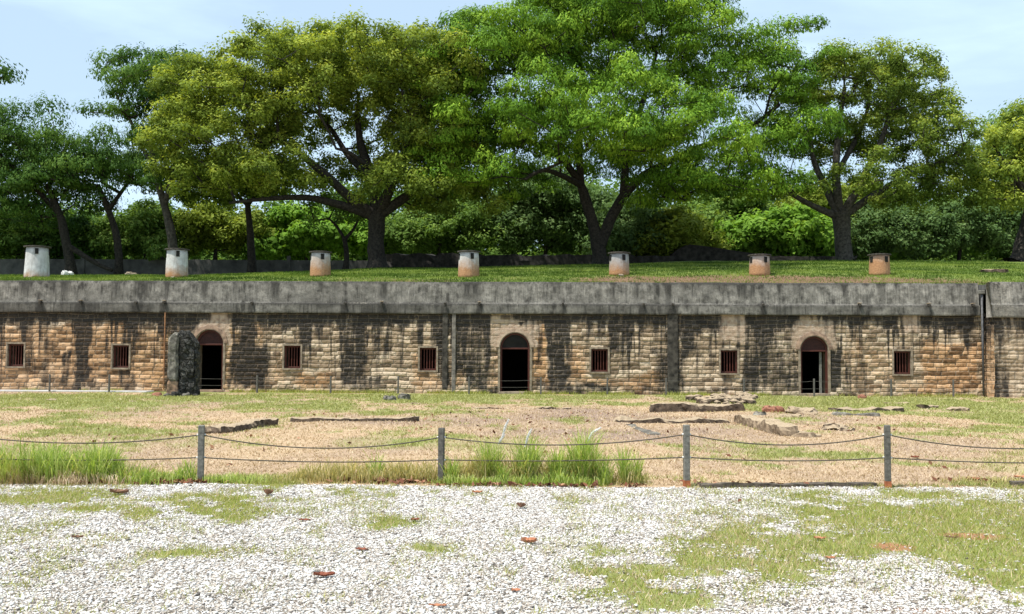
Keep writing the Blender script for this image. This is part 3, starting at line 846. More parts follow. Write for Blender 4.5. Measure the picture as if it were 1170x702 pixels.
def stone(px, py, s, h, label, mat, cat='stone', grp=None, z=None, name='stone', sy=None, Y=None):
    if Y is None: p = on_ground(px, py)
    else:
        p = at_depth(px, py, Y); p.z = float(lawn_z(p.x, p.y))
    o = rough_block(-s, s, -(sy or s*.7), (sy or s*.7), -0.06, h, min(0.07, s*0.3), max(0.05, s/4), s*0.25, px*0.37, 1.2/s if s < .4 else 2).build(name, mat)
    p.z -= 0.02
    o.location = p; o.rotation_euler = (0, 0, px*0.7)
    return tag(o, label, cat, grp)
stone(879, 472, 0.22, 0.20, 'broken red brick lump beside the thick foundation wall', M_BRICK, 'brick', name='brick')
stone(891, 472, 0.15, 0.20, 'smaller red brick standing right of the broken brick lump', M_BRICK, 'brick', name='brick')
stone(915, 473, 0.42, 0.19, 'rounded brown boulder between the red bricks and the slabs', M_FOUNDT)
stone(953, 491, 0.36, 0.13, 'low brown stone alone in dry grass right of the slanting wall', M_FOUND)
stone(968, 493, 0.2, 0.07, 'small flat stone touching the low brown stone', M_FOUND)
stone(868, 474, 0.25, 0.1, 'flat grey stone left of the red bricks', M_RUINP)
stone(902, 477, 0.3, 0.09, 'grey slab in front of the brown boulder', M_FOUNDT, sy=.3)
stone(1060, 467, 0.5, 0.12, 'flat dark slab in the grass left of the wing corner', M_FOUND, sy=.3)
stone(1095, 469, 0.35, 0.08, 'thin grey slab in the grass in front of the corner downpipe', M_FOUNDT, sy=.25)
stone(1024, 463, 0.6, 0.12, 'long grey stone lying behind the slab wall', M_FOUNDT, sy=.3)
stone(985, 456, 0.2, 0.16, 'reddish brick lump in the grass right of the right door', M_BRICK, 'brick', name='brick')
stone(1130, 451, 0.32, 0.36, 'orange brown rubble heap at the foot of the wing corner', M_BRICK, 'rubble', name='rubble_heap')
stone(1141, 452, 0.3, 0.5, 'pale squared stone leaning on the wing wall', M_JAMB)
stone(445, 458, 0.2, 0.18, 'small pale stone in the green grass, left of a pair', M_RUINP)
stone(462, 457, 0.2, 0.22, 'small pale stone in the green grass, right of a pair', M_RUINP)
stone(472, 462, 0.6, 0.05, 'thin pale slab lying in the green grass below the pair of stones', M_FOUNDT, sy=.15)
stone(150, 461, 1.0, 0.06, 'flat pale slab in the grass left of the ruined pillar', M_FOUNDT, sy=.3)
stone(65, 458, 0.8, 0.06, 'flat dark slab in the grass near the far left window', M_FOUND, sy=.25)
rr = np.random.default_rng(3)
rub = []
for k in range(70):
    px, py = rr.uniform(790, 862), rr.uniform(454, 463)
    rub.append((px, py, rr.uniform(0.07, 0.2)))
mb = MB()
for px, py, s in rub:
    p = on_ground(px, py)
    r = bmesh.ops.create_icosphere(mb.bm, subdivisions=1, radius=s)
    for v in r['verts']:
        v.co = Vector((v.co.x*1.4, v.co.y, v.co.z*0.8)) * rr.uniform(0.75, 1.2)
        v.co += Vector((p.x, p.y, s*0.4))
tag(mb.build('rubble', M_FOUND), 'spread of grey rubble on and behind the thick foundation wall', 'rubble', kind='stuff')
# timbers at the gravel edge
def timber(p0, p1, w, h, label):
    a, b = on_ground(*p0), on_ground(*p1)
    d = b-a
    o = rough_block(0, d.length, -w/2, w/2, -0.03, h, 0.025, 0.10, 0.015, p0[0], 3).build('timber_edging', M_TIMBER)
    o.location = (a.x, a.y, 0); o.rotation_euler = (0, 0, math.atan2(d.y, d.x))
    tag(o, label, 'timber', 'rotten timbers along the gravel edge')
timber((797, 557), (1004, 556), 0.12, 0.045, 'long rotten timber lying between the two right rope posts')
timber((1152, 555), (1215, 555), 0.14, 0.06, 'short dark timber end at the right edge of the gravel')

# ------------------------------------------------------------------ vents on the lawn
def vent_mat(k, lo, hi, tone):
    m = MT('vent_plaster_%d' % k if False else 'vent_plaster', 0.9, 0.2)
    n1 = m.noise(3.5, 7, 0.65); n2 = m.noise(16, 5, 0.7)
    c = m.ramp(n1, [(0.3, tuple(t*0.62 for t in tone)), (0.65, tone)])
    sp = m.n('ShaderNodeSeparateXYZ'); m.l(m.coord(), sp.inputs[0])
    z = m.math('ADD', sp.outputs[2], m.math('MULTIPLY', m.math('SUBTRACT', n1, 0.5), 0.7))
    o = m.ramp(n2, [(0.3, (0.26, 0.12, 0.05)), (0.7, (0.50, 0.27, 0.125))])
    c = m.mix(m.rng(z, lo-0.02, hi+0.12, 0.95, 0), c, o)
    n3 = m.noise(1.0, 5, 0.7, m.coord((6, 6, 0.8)))
    c = m.mix(m.rng(n3, 0.54, 0.74, 0, 0.5), c, (0.14, 0.12, 0.09))
    m.bump(n2, 0.4, 0.02)
    return m.out(c)
vents = [(42, 313.5, 283, 13, -0.1, 0.22, (.62, .61, .59), 'white plaster vent turret farthest left, hardly stained, on the lawn'),
         (202, 314, 286, 12.2, 0.1, 0.45, (.62, .61, .58), 'white vent turret with a narrow rusty foot, second from the left on the lawn'),
         (366, 315, 289, 11.5, 0.3, 0.85, (.52, .51, .49), 'vent turret orange on its lower half, left of the broad dark tree trunk'),
         (535.5, 315, 288.5, 12, 0.3, 0.75, (.60, .59, .57), 'vent turret orange on its lower half, between the two biggest trees'),
         (707.5, 317, 290, 11.5, 0.15, 0.6, (.40, .40, .39), 'greyish vent turret with orange foot beside the forked tree trunk'),
         (868, 317, 292.5, 11.7, 0.35, 0.85, (.58, .57, .55), 'vent turret in tree shade with orange lower half, left of the right tree trunk'),
         (1005, 317.5, 292, 11.5, 0.55, 1.25, (.55, .53, .50), 'mostly rust-orange vent turret right of the right tree trunk')]
for k, (px, pyb, pyt, rp, lo, hi, tone, lab) in enumerate(vents):
    p = on_wall(px, pyb, 4.0)
    wx, wy = loc2w(p.x, p.y)
    zg = float(lawn_z(wx, wy))
    dist = wy
    ztop = at_depth(px, pyt, wy).z
    H = ztop - zg + 0.0
    r = rp/F_PX*dist
    t = empty('vent_turret', (wx, wy, zg), TH)
    tag(t, lab, 'vent', 'plastered vent turrets on the lawn')
    mb = MB()
    q_ = 1.0 if k == 0 else 0.35
    prof = [(r*(1+.06*q_), -0.15), (r*(1+.05*q_), 0.05), (r*1.0, H*0.4), (r*(0.965-.035*q_), H*0.8), (r*(0.95-.045*q_), H-0.02)]
    mb.lathe(prof, n=32)
    if k in (0, 1):
        for v in mb.bm.verts: v.co.x += 0.0
    mb.build('turret_body', vent_mat(k, lo, hi, tone), t, True)
    MB().lathe([(r*1.05, H-0.02), (r*1.13, H-0.01), (r*1.13, H+0.04), (r*1.0, H+0.05)], n=32).build('cap', M_CAP, t)
    for a in (-2.75, -1.15, 0.4, 2.0):
        o = MB().box(-0.075, 0.075, -0.05, 0.05, -0.14, 0.12).build('vent_slot', M_DARKIN, t)
        o.location = (math.cos(a)*r*0.90, math.sin(a)*r*0.90, H-0.20); o.rotation_euler = (0, 0, a+math.pi/2)
    if k in (0, 1, 4):
        c_ = rough_block(-0.12, 0.12, -0.08, 0.08, -0.04, 0.10, 0.03, 0.06, 0.03, k*5).build('stone', M_JAMB)
        c_.location = (wx + 0.02, wy - r - 0.14, float(lawn_z(wx, wy-r-.14)))
        tag(c_, 'small pale stone in front of the ' + {0: 'leftmost white', 1: 'second white', 4: 'greyish'}[k] + ' vent turret', 'stone')
stone(77, 310, 0.28, 0.3, 'bright white stone on the lawn between the two left vent turrets', M_WHITE, Y=50.5)
stone(150, 310, 0.30, 0.24, 'grey-brown block on the lawn left of the second vent turret', M_JAMB, Y=50.5)
stone(1135, 312, 0.75, 0.10, 'dark brown mound of earth on the lawn near the right edge', M_FOUND, 'mound', name='earth_mound', Y=46, sy=0.6)

# ------------------------------------------------------------------ walls behind the lawn
M_BACKW = mat_simple('grey_back_wall', (0.035, 0.035, 0.034), (0.11, 0.108, 0.10), 1.3, 0.95, 0.5)
def back_wall(px0, px1, pt, pb_, Y, mat, label, rough=0.02, name='boundary_wall', thick=0.3):
    a, b = at_depth(px0, pt, Y), at_depth(px1, pt, Y)
    z0 = min(float(lawn_z(a.x, Y)), float(lawn_z(b.x, Y)), at_depth(px0, pb_, Y).z) - 0.3
    o = rough_block(a.x, b.x, 0, thick, z0, a.z, rough, 0.35, 0.03, px0*0.1, 2.0).build(name, mat)
    o.location = (0, Y, 0)
    return tag(o, label, 'wall')
o = back_wall(-420, 424, 293.5, 312, 62.2, M_BACKW, 'plain grey concrete wall behind the left end of the lawn')
for px in (95, 210, 330):
    c_ = at_depth(px, 293, 62.2)
    MB().box(c_.x-0.12, c_.x+0.12, -0.06, 0.0, 4.5, c_.z+0.03).build('buttress', M_BACKW, o)
back_wall(426, 772, 290.5, 306, 62.0, M_DARKSTONE, 'dark rubble stone wall behind the two biggest trees', 0.16, thick=0.6)
back_wall(868, 962, 292.5, 298, 63.0, M_DARKSTONE, 'low dark stone curb behind the right tree trunk', 0.08)
back_wall(958, 1400, 298.2, 301, 64.5, M_PATH, 'long thin pale kerb at the back of the lawn on the right', 0.01, thick=1.2)
# sloping slab mound
pa, pb2 = at_depth(762, 300, 62.5), at_depth(905, 300, 62.5)
bm = bmesh.new()
zA, zC, zB = at_depth(770, 297, 62.5).z, at_depth(790, 279, 62.5).z, at_depth(900, 296, 62.5).z
pts = [(pa.x, pa.z-0.6), (pa.x, zA-0.1), (at_depth(772, 290, 62.5).x, at_depth(772, 286, 62.5).z), (at_depth(786, 290, 62.5).x, zC), (at_depth(808, 290, 62.5).x, zC-0.12), (pb2.x, zB), (pb2.x, pb2.z-0.6)]
vs = [bm.verts.new((x, 62.5, z)) for x, z in pts]
f = bm.faces.new(vs)
ex = bmesh.ops.extrude_face_region(bm, geom=[f])
bmesh.ops.translate(bm, vec=(0, 2.6, -0.1), verts=[v for v in ex['geom'] if isinstance(v, bmesh.types.BMVert)])
bmesh.ops.bevel(bm, geom=bm.edges[:], offset=0.12, segments=2, affect='EDGES')
mb = MB.__new__(MB); mb.bm = bm
tag(mb.build('stone_mound', M_DARKSTONE), 'dark sloping stone roof slab behind the lawn, right of the forked trunk', 'mound')

# ------------------------------------------------------------------ rope fences
def rope_fence(name, label, posts, H, rp, mat, wires, rope_r, mat_rope, sag):
    """posts: list of (x, y, height)"""
    root = empty(name, (posts[0][0], posts[0][1], 0))
    tag(root, label, 'fence')
    o0 = Vector((posts[0][0], posts[0][1], 0))
    for k, (x, y, h, rusty) in enumerate(posts):
        p = MB().box(-rp, rp, -rp, rp, -0.1, h, rp*0.18).build('post', mat[k % len(mat)], root)
        p.location = Vector((x, y, 0)) - o0; p.rotation_euler = (0, 0, (k*1.7) % 0.5 - 0.25)
        if rusty: 
            q = MB().box(-rp*1.08, rp*1.08, -rp*1.08, rp*1.08, -0.05, 0.075).build('rusty_foot', M_RUST, p)
        for wz, _ in wires:
            if rope_r > 0.006:
                MB().tube([(-rp*1.5, 0, h-wz), (rp*1.5, 0, h-wz)], 0.012, 8).build('eyelet', M_WHITE, p)
    for (a, b) in zip(posts, posts[1:]):
        for wi, (wz, sg) in enumerate(wires):
            pts = []
            for i in range(17):
                t = i/16
                s = 4*t*(1-t)*sg*(1+0.2*math.sin(a[0]*3+wi))
                z = (a[2]-wz)*(1-t) + (b[2]-wz)*t - s
                pts.append(Vector((a[0]+(b[0]-a[0])*t, a[1]+(b[1]-a[1])*t, z)) - o0)
            MB().tube(pts, rope_r, 6).build('rope', mat_rope, root, True)
def near_post(px, pb_, pt):
    g = on_ground(px, pb_); return (g.x, g.y, at_depth(px, pt, g.y).z)
P = [near_post(229, 552, 486), near_post(504, 552, 489), near_post(784.5, 556, 485.5), near_post(1014.5, 557, 486)]
step = P[1][0]-P[0][0]
P = [(P[0][0]-2*step, P[0][1], 0.68), (P[0][0]-step, P[0][1], 0.68)] + P + [(P[3][0]+2.95, P[3][1], 0.72), (P[3][0]+5.8, P[3][1], 0.72)]
P = [(x, y, h, k in (4, 5)) for k, (x, y, h) in enumerate(P)]
rope_fence('rope_fence', 'low fence of grey square posts and two sagging ropes at the gravel edge', P, 0.7, 0.036, [M_POSTG, M_POSTG, M_POST, M_POSTG, M_POST, M_POSTG], [(0.115, 0.125), (0.39, 0.035)], 0.0085, M_ROPE, 0.1)
fp = []
for px in (-98, -20, 57, 125, 205, 294, 378, 455, 536, 618, 694, 761, 850, 930, 1018, 1089, 1175, 1260):
    ly = -1.05 if px < 1100 else -PR-0.6
    c = on_wall(px, 430, ly)
    wx, wy = loc2w(c.x, ly)
    fp.append((wx, wy, 0.72, False))
rope_fence('wire_fence', 'thin grey post and wire fence along the foot of the barracks', fp, 0.72, 0.033, [M_POSTG], [(0.10, 0.05), (0.40, 0.02)], 0.0058, M_POSTG, 0.03)

# ------------------------------------------------------------------ leaves
def leaf_quads(C, U, N, L_, Wd, tint):
    """diamond leaves: centre, direction, normal, length, width"""
    V = np.cross(N, U); V /= np.linalg.norm(V, axis=1, keepdims=True)+1e-9
    a = C - U*L_[:, None]*0.5
    b = C + V*Wd[:, None]*0.5 - U*L_[:, None]*0.08
    c = C + U*L_[:, None]*0.5
    d = C - V*Wd[:, None]*0.5 - U*L_[:, None]*0.08
    VV = np.stack([a, b, c, d], 1).reshape(-1, 3)
    n = len(C)
    F = np.arange(4*n).reshape(n, 4)
    return VV, F, np.repeat(tint, 4)
def unit(v): return v/(np.linalg.norm(v, axis=1, keepdims=True)+1e-9)
def clump_leaves(g, centers, rc, per, style, lsize):
    """centres (n,3), rc (n,) radius, per = leaves per clump"""
    n = len(centers)
    idx = np.repeat(np.arange(n), per)
    m_ = len(idx)
    d = unit(g.normal(size=(m_, 3)))
    R = rc[idx]
    ct = g.random(n)[idx]
    if style == 'feather':
        # umbrella-like sprays: leaves lie on the upper part of a dome and droop outwards
        d[:, 2] = np.abs(d[:, 2])*1.0 - 0.12
        d = unit(d)
        rad = R*(0.78 + 0.28*g.random(m_))*(1 - 0.25*(g.random(m_) < 0.25))
        lob = 1 + 0.22*np.sin(np.arctan2(d[:, 1], d[:, 0])*5 + ct*30)
        P_ = centers[idx] + d*rad[:, None]*np.array([1, 1, 0.78])*lob[:, None]
        N = unit(d*np.array([1.0, 1.0, 1.1]) + g.normal(size=(m_, 3))*0.22)
        U = unit(np.stack([d[:, 0], d[:, 1], -0.45-0.3*g.random(m_)], 1) + g.normal(size=(m_, 3))*0.45)
        Lg = lsize*(0.7+0.7*g.random(m_)); Wd = Lg*0.40
    else:
        rad = R*(g.random(m_)**0.45)
        lob = 1 + 0.35*np.sin(np.arctan2(d[:, 1], d[:, 0])*3 + ct*40)*np.cos(d[:, 2]*4+ct*9)
        P_ = centers[idx] + d*(rad*lob)[:, None]*np.array([1, 1, 0.72])
        N = unit(d*1.15 + np.array([0, 0, 0.6]) + g.normal(size=(m_, 3))*0.45)
        U = unit(g.normal(size=(m_, 3)) + np.array([0, 0, -0.2]))
        Lg = lsize*(0.65+0.7*g.random(m_)); Wd = Lg*0.52
    U = unit(U - N*np.sum(U*N, 1, keepdims=True))
    tint = np.clip(0.55*ct + 0.45*g.random(m_), 0, 1)
    if style != 'feather': tint = np.clip(tint*0.8 + 0.25*np.clip(d[:, 2], -.5, 1), 0, 1)   # light from above painted into the tint: clump tops paler, undersides darker
    return leaf_quads(P_, U, N, Lg, Wd, tint)

def ell(px, py, rx, ry, Y, dy=0.0, ryd=None):
    c = at_depth(px, py, Y+dy)
    k = (Y+dy)/F_PX
    return (np.array(c), np.array([rx*k, (ryd if ryd else (rx+ry)/2*k), ry*k]))
def sample_clumps(g, ells, spacing, nmax, shell=0.86, back=0.6, lobe=None):
    """lobes sit on the shells of the ellipsoids; each lobe is a dome of leaf clumps"""
    vols = np.array([np.prod(e[1])**0.72 for e in ells]); vols /= vols.sum()
    lobe = lobe or spacing*1.45
    lobes = np.zeros((0, 3)); lr = []
    tries = 0
    nl = max(3, int(nmax/5.0))
    while len(lobes) < nl and tries < nl*30:
        tries += 1
        k = g.choice(len(ells), p=vols)
        c, r = ells[k]
        d = g.normal(size=3); d /= np.linalg.norm(d)
        if d[2] < -0.75: continue
        if d[1] > 0.25 and g.random() < back: continue
        rad = np.clip(1 - lobe*0.75/np.mean(r), 0.3, 1)*(0.95+0.12*g.random()) if g.random() < 0.9 else 0.2+0.5*g.random()
        p = c + d*r*rad
        if any(j != k and np.sum(((p-c2)/r2)**2) < 0.30 for j, (c2, r2) in enumerate(ells)) and g.random() < 0.8: continue
        if len(lobes) and np.min(np.sum(((lobes-p)*np.array([1, 1, 1.25]))**2, 1)) < (lobe*1.22)**2: continue
        lobes = np.concatenate([lobes, p[None]]); lr.append(lobe*(0.75+0.5*g.random()))
    out = []
    for p, r in zip(lobes, lr):
        loc = []
        for t in range(26):
            d = g.normal(size=3); d /= np.linalg.norm(d)
            if d[2] < -0.25: continue
            q = p + d*r*np.array([1, 1, 0.85])*(0.85+0.25*g.random())
            if all(np.linalg.norm(q-o) > spacing*0.72 for o in loc): loc.append(q)
            if len(loc) >= 7: break
        out += loc
    return np.array(out)
def tube_edges(P0, P1, R0, R1, k=6):
    D = unit(P1-P0)
    A = np.where(np.abs(D[:, 2:3]) < 0.9, np.array([[0, 0, 1.0]]), np.array([[1.0, 0, 0]]))
    U = unit(np.cross(D, A)); V = np.cross(D, U)
    ang = np.arange(k)*2*np.pi/k
    ring = U[:, None, :]*np.cos(ang)[None, :, None] + V[:, None, :]*np.sin(ang)[None, :, None]
    a = P0[:, None, :] - D[:, None, :]*R0[:, None, None]*0.3 + ring*R0[:, None, None]
    b = P1[:, None, :] + D[:, None, :]*R1[:, None, None]*0.3 + ring*R1[:, None, None]
    Vv = np.concatenate([a, b], 1).reshape(-1, 3)
    n = len(P0)
    base = (np.arange(n)*2*k)[:, None]
    i = np.arange(k); j = (i+1) % k
    F = np.stack([base+i, base+j, base+k+j, base+k+i], 2).reshape(-1, 4)
    return Vv, F
def grow(g, stems, targets, wob=0.35, step=0.9, rmin=0.012, kpipe=None, wpath=0.12):
    """stems: list of polylines [(Vector, radius)...]; returns edges"""
    nodes, par, path, fixedr = [], [], [], []
    for st in stems:
        for i, (p, r) in enumerate(st[0]):
            nodes.append(np.array(p)); fixedr.append(r)
            if i == 0:
                par.append(st[1]); path.append(0.0)
            else:
                par.append(len(nodes)-2); path.append(path[-1]+np.linalg.norm(nodes[-1]-nodes[-2]))
    nfix = len(nodes)
    tip0 = np.array([s[0][-1][0] for s in stems])
    order = np.argsort([np.min(np.linalg.norm(tip0-t, axis=1)) for t in targets])
    attach_ok = [i for i in range(nfix)]
    # lower trunk nodes cannot carry twigs
    for oi in order:
        t = targets[oi]
        A = np.array(nodes); pth = np.array(path)
        cost = np.linalg.norm(A - t, axis=1) + wpath*pth
        cost += np.where(A[:, 2] > t[2]+0.3, (A[:, 2]-t[2])*0.8, 0)
        cost[:1] += 1e3
        for st in stems:
            pass
        b = int(np.argmin(cost))
        p0 = A[b]; dist = np.linalg.norm(t-p0)
        ns = max(1, int(dist/step))
        prev = b
        perp = g.normal(size=3)*wob*dist*0.22
        perp[2] = abs(perp[2])*0.3 - 0.04*dist
        for q in range(1, ns+1):
            f = q/ns
            p = p0 + (t-p0)*f + perp*math.sin(math.pi*f) + (g.normal(size=3)*0.06 if q < ns else 0)
            nodes.append(p); par.append(prev); fixedr.append(None)
            path.append(path[prev] + np.linalg.norm(p-nodes[prev]))
            prev = len(nodes)-1
    n = len(nodes)
    cnt = np.zeros(n)
    ch = np.zeros(n)
    for i in range(n): 
        if par[i] >= 0: ch[par[i]] += 1
    for i in range(n-1, -1, -1):
        if ch[i] == 0: cnt[i] += 1
        if par[i] >= 0: cnt[par[i]] += cnt[i]
    rt = max(r for r in fixedr if r)
    k = kpipe or rt*0.55/math.sqrt(max(cnt.max(), 1))
    rad = np.array([fixedr[i] if fixedr[i] else max(rmin, k*cnt[i]**0.55) for i in range(n)])
    P = np.array(nodes)
    ed = [(par[i], i) for i in range(n) if par[i] >= 0]
    e = np.array(ed)
    R0 = rad[e[:, 0]].copy(); R1 = rad[e[:, 1]]
    R0 = np.where(e[:, 1] >= nfix, np.minimum(R0, R1*1.35), R0)
    return P[e[:, 0]], P[e[:, 1]], R0, R1, nfix
def smooth_stem(pts, rads, Y0, Ys=None, n=4):
    """pixel polyline -> list of (world point, radius)"""
    out = []
    for i, (px, py) in enumerate(pts):
        Y = Ys[i] if Ys else Y0
        out.append((at_depth(px, py, Y), rads[i]*Y/F_PX))
    res = []
    for i in range(len(out)-1):
        p0 = out[max(i-1, 0)]; p1 = out[i]; p2 = out[i+1]; p3 = out[min(i+2, len(out)-1)]
        for q in range(n):
            t = q/n
            pos = 0.5*((2*p1[0]) + (p2[0]-p0[0])*t + (2*p0[0]-5*p1[0]+4*p2[0]-p3[0])*t*t + (3*p1[0]-p0[0]-3*p2[0]+p3[0])*t**3)
            res.append((pos, p1[1]*(1-t)+p2[1]*t))
    res.append(out[-1])
    return res
def tree(name, label, cat, group, Y, stems, ells, ncl, spacing, rc, per, lsize, style, fol, bark, seed, wpath=0.12, kpipe=None, base_flare=True, rmin=0.022):
    """stems: list of (pixel points, pixel radii, parent stem index or -1, Ys)"""
    g = np.random.default_rng(seed)
    S = []
    starts = []
    c = 0
    for k, st in enumerate(stems):
        pts, rads, par = st[0], st[1], st[2]
        Ys = st[3] if len(st) > 3 else None
        sm = smooth_stem(pts, rads, Y, Ys)
        if par < 0:
            z = float(lawn_z(sm[0][0].x, sm[0][0].y)) - 0.15
            sm[0][0].z = z
            starts.append(c)
            pi = -1
        else:
            b = S[par][0]
            pi = S[par][2] + min(range(len(b)), key=lambda i: (b[i][0]-sm[0][0]).length)
        S.append((sm, pi, c)); c += len(sm)
    root = empty(name, S[0][0][0][0])
    if group: tag(root, label, cat, group)
    else: tag(root, label, cat)
    o0 = np.array(S[0][0][0][0])
    targets = sample_clumps(g, ells, spacing, ncl)
    P0, P1, R0, R1, nfix = grow(g, [(s[0], s[1]) for s in S], targets, wpath=wpath, kpipe=kpipe, rmin=rmin)
    VV, FF = tube_edges(P0-o0, P1-o0, R0, R1, 6)
    # the thick stems again as smooth bark tubes with roots
    mb = MB()
    for k, (sm, pi, _) in enumerate(S):
        rd = [r for p, r in sm]
        if pi < 0 and base_flare:
            rd[0] *= 1.6; rd[1] *= 1.12
        bmv0 = len(mb.bm.verts)
        mb.tube([Vector(p)-Vector(o0) for p, r in sm], rd, 14)
        mb.bm.verts.ensure_lookup_table()
        for v in mb.bm.verts[bmv0:]:
            q = v.co*1.3
            v.co += Vector((mnoise.noise(q*Vector((1, 1, .4)) if False else q), mnoise.noise(q+Vector((5, 5, 5))), 0))*0.10*max(rd)*1.5
    me = bpy.data.meshes.new('trunk'); mb.bm.to_mesh(me); mb.bm.free()
    tv = np.zeros(len(me.vertices)*3); me.vertices.foreach_get('co', tv); tv = tv.reshape(-1, 3)
    quads = np.array([list(p.vertices) for p in me.polygons if len(p.vertices) == 4])
    bpy.data.meshes.remove(me)
    allV = np.concatenate([tv, VV]); allF = np.concatenate([quads, FF+len(tv)])
    link('trunk', np_mesh('trunk', allV, allF), bark, root, True)
    rcv = rc*(0.7+0.6*g.random(len(targets)))
    V, F, tint = clump_leaves(g, targets-o0, rcv, per, style, lsize)
    link('crown', np_mesh('crown', V, F, {'tint': tint}), fol, root)
    return root

F_CAMPHOR = mat_foliage('camphor_leaves', (0.065, 0.105, 0.018), (0.225, 0.295, 0.042), (0.56, 0.60, 0.11), 0.36)
F_OLIVE = mat_foliage('olive_leaves', (0.058, 0.100, 0.018), (0.185, 0.260, 0.040), (0.46, 0.51, 0.10), 0.36)
F_FEATHER = mat_foliage('feathery_leaves', (0.036, 0.090, 0.012), (0.115, 0.225, 0.018), (0.31, 0.46, 0.045), 0.20)
F_DARK = mat_foliage('dark_leaves', (0.026, 0.068, 0.014), (0.070, 0.145, 0.026), (0.17, 0.27, 0.05), 0.28)
F_BRIGHT = mat_foliage('bright_leaves', (0.08, 0.16, 0.02), (0.17, 0.32, 0.04), (0.30, 0.45, 0.08), 0.38)
F_MID = mat_foliage('mid_green_leaves', (0.055, 0.105, 0.020), (0.125, 0.215, 0.042), (0.28, 0.39, 0.09), 0.34)
F_BLUE = mat_foliage('grey_green_leaves', (0.050, 0.090, 0.028), (0.105, 0.180, 0.055), (0.24, 0.34, 0.13), 0.32)
F_YELL = mat_foliage('yellow_green_leaves', (0.09, 0.13, 0.016), (0.19, 0.25, 0.035), (0.34, 0.40, 0.07), 0.36)

# big yellow-green tree
Y = 55
tree('spreading_tree', 'broad yellow-green tree with thick dark trunk and a see-through middle, left of centre', 'tree', None, Y,
     [([(432, 308), (429, 275), (431, 246)], [11, 9.2, 10], -1),
      ([(425, 246), (395, 236), (350, 226), (300, 228), (262, 232)], [6.5, 5, 3.6, 2.4, 1.5], 0, [55, 54.6, 54, 53, 52.5]),
      ([(427, 246), (400, 226), (372, 200), (345, 178), (318, 158)], [7, 5.5, 4.6, 3.5, 2.2], 0, [55, 54.5, 54, 53.5, 53]),
      ([(431, 246), (425, 205), (412, 165), (408, 128)], [8, 6, 4.6, 3.0], 0, [55, 55.5, 56, 56.5]),
      ([(432, 246), (448, 210), (462, 172), (470, 135)], [7.5, 5.5, 4, 2.8], 0, [55, 54.5, 54, 53.5]),
      ([(434, 246), (468, 222), (505, 200), (535, 185)], [6.5, 5, 3.5, 2.2], 0, [55, 55, 55.5, 56]),
      ([(425, 205), (398, 178), (380, 150), (362, 128)], [4, 3.4, 2.6, 1.8], 3, [55.5, 56.5, 57.5, 58]),
      ([(448, 210), (420, 190), (400, 175), (384, 170)], [3.4, 2.8, 2.2, 1.4], 4, [54.5, 53.5, 52.5, 52])],
     [ell(405, 90, 92, 48, Y, 0, 6), ell(330, 100, 75, 55, Y, -1, 5.5), ell(470, 100, 75, 62, Y, 0, 5.5), ell(270, 150, 62, 62, Y, -1.5, 4.5), ell(232, 110, 42, 52, Y, 0, 4),
      ell(215, 180, 38, 48, Y, -1, 3.5), ell(300, 200, 60, 35, Y, -2, 4), ell(500, 180, 62, 55, Y, 1, 5), ell(510, 225, 55, 28, Y, 0, 4), ell(430, 205, 55, 25, Y, 4, 2.5), ell(470, 215, 50, 24, Y, -2, 3), ell(375, 205, 34, 20, Y, 3, 2), ell(345, 82, 50, 34, Y, 1, 3), ell(330, 150, 50, 36, Y, 3, 3), ell(455, 165, 40, 34, Y, 3, 3), ell(400, 155, 34, 26, Y, 4, 2), ell(250, 222, 48, 18, Y, -2, 3)],
     720, 1.0, 0.78, 300, 0.175, 'oval', F_CAMPHOR, M_BARK, 11, wpath=0.10)
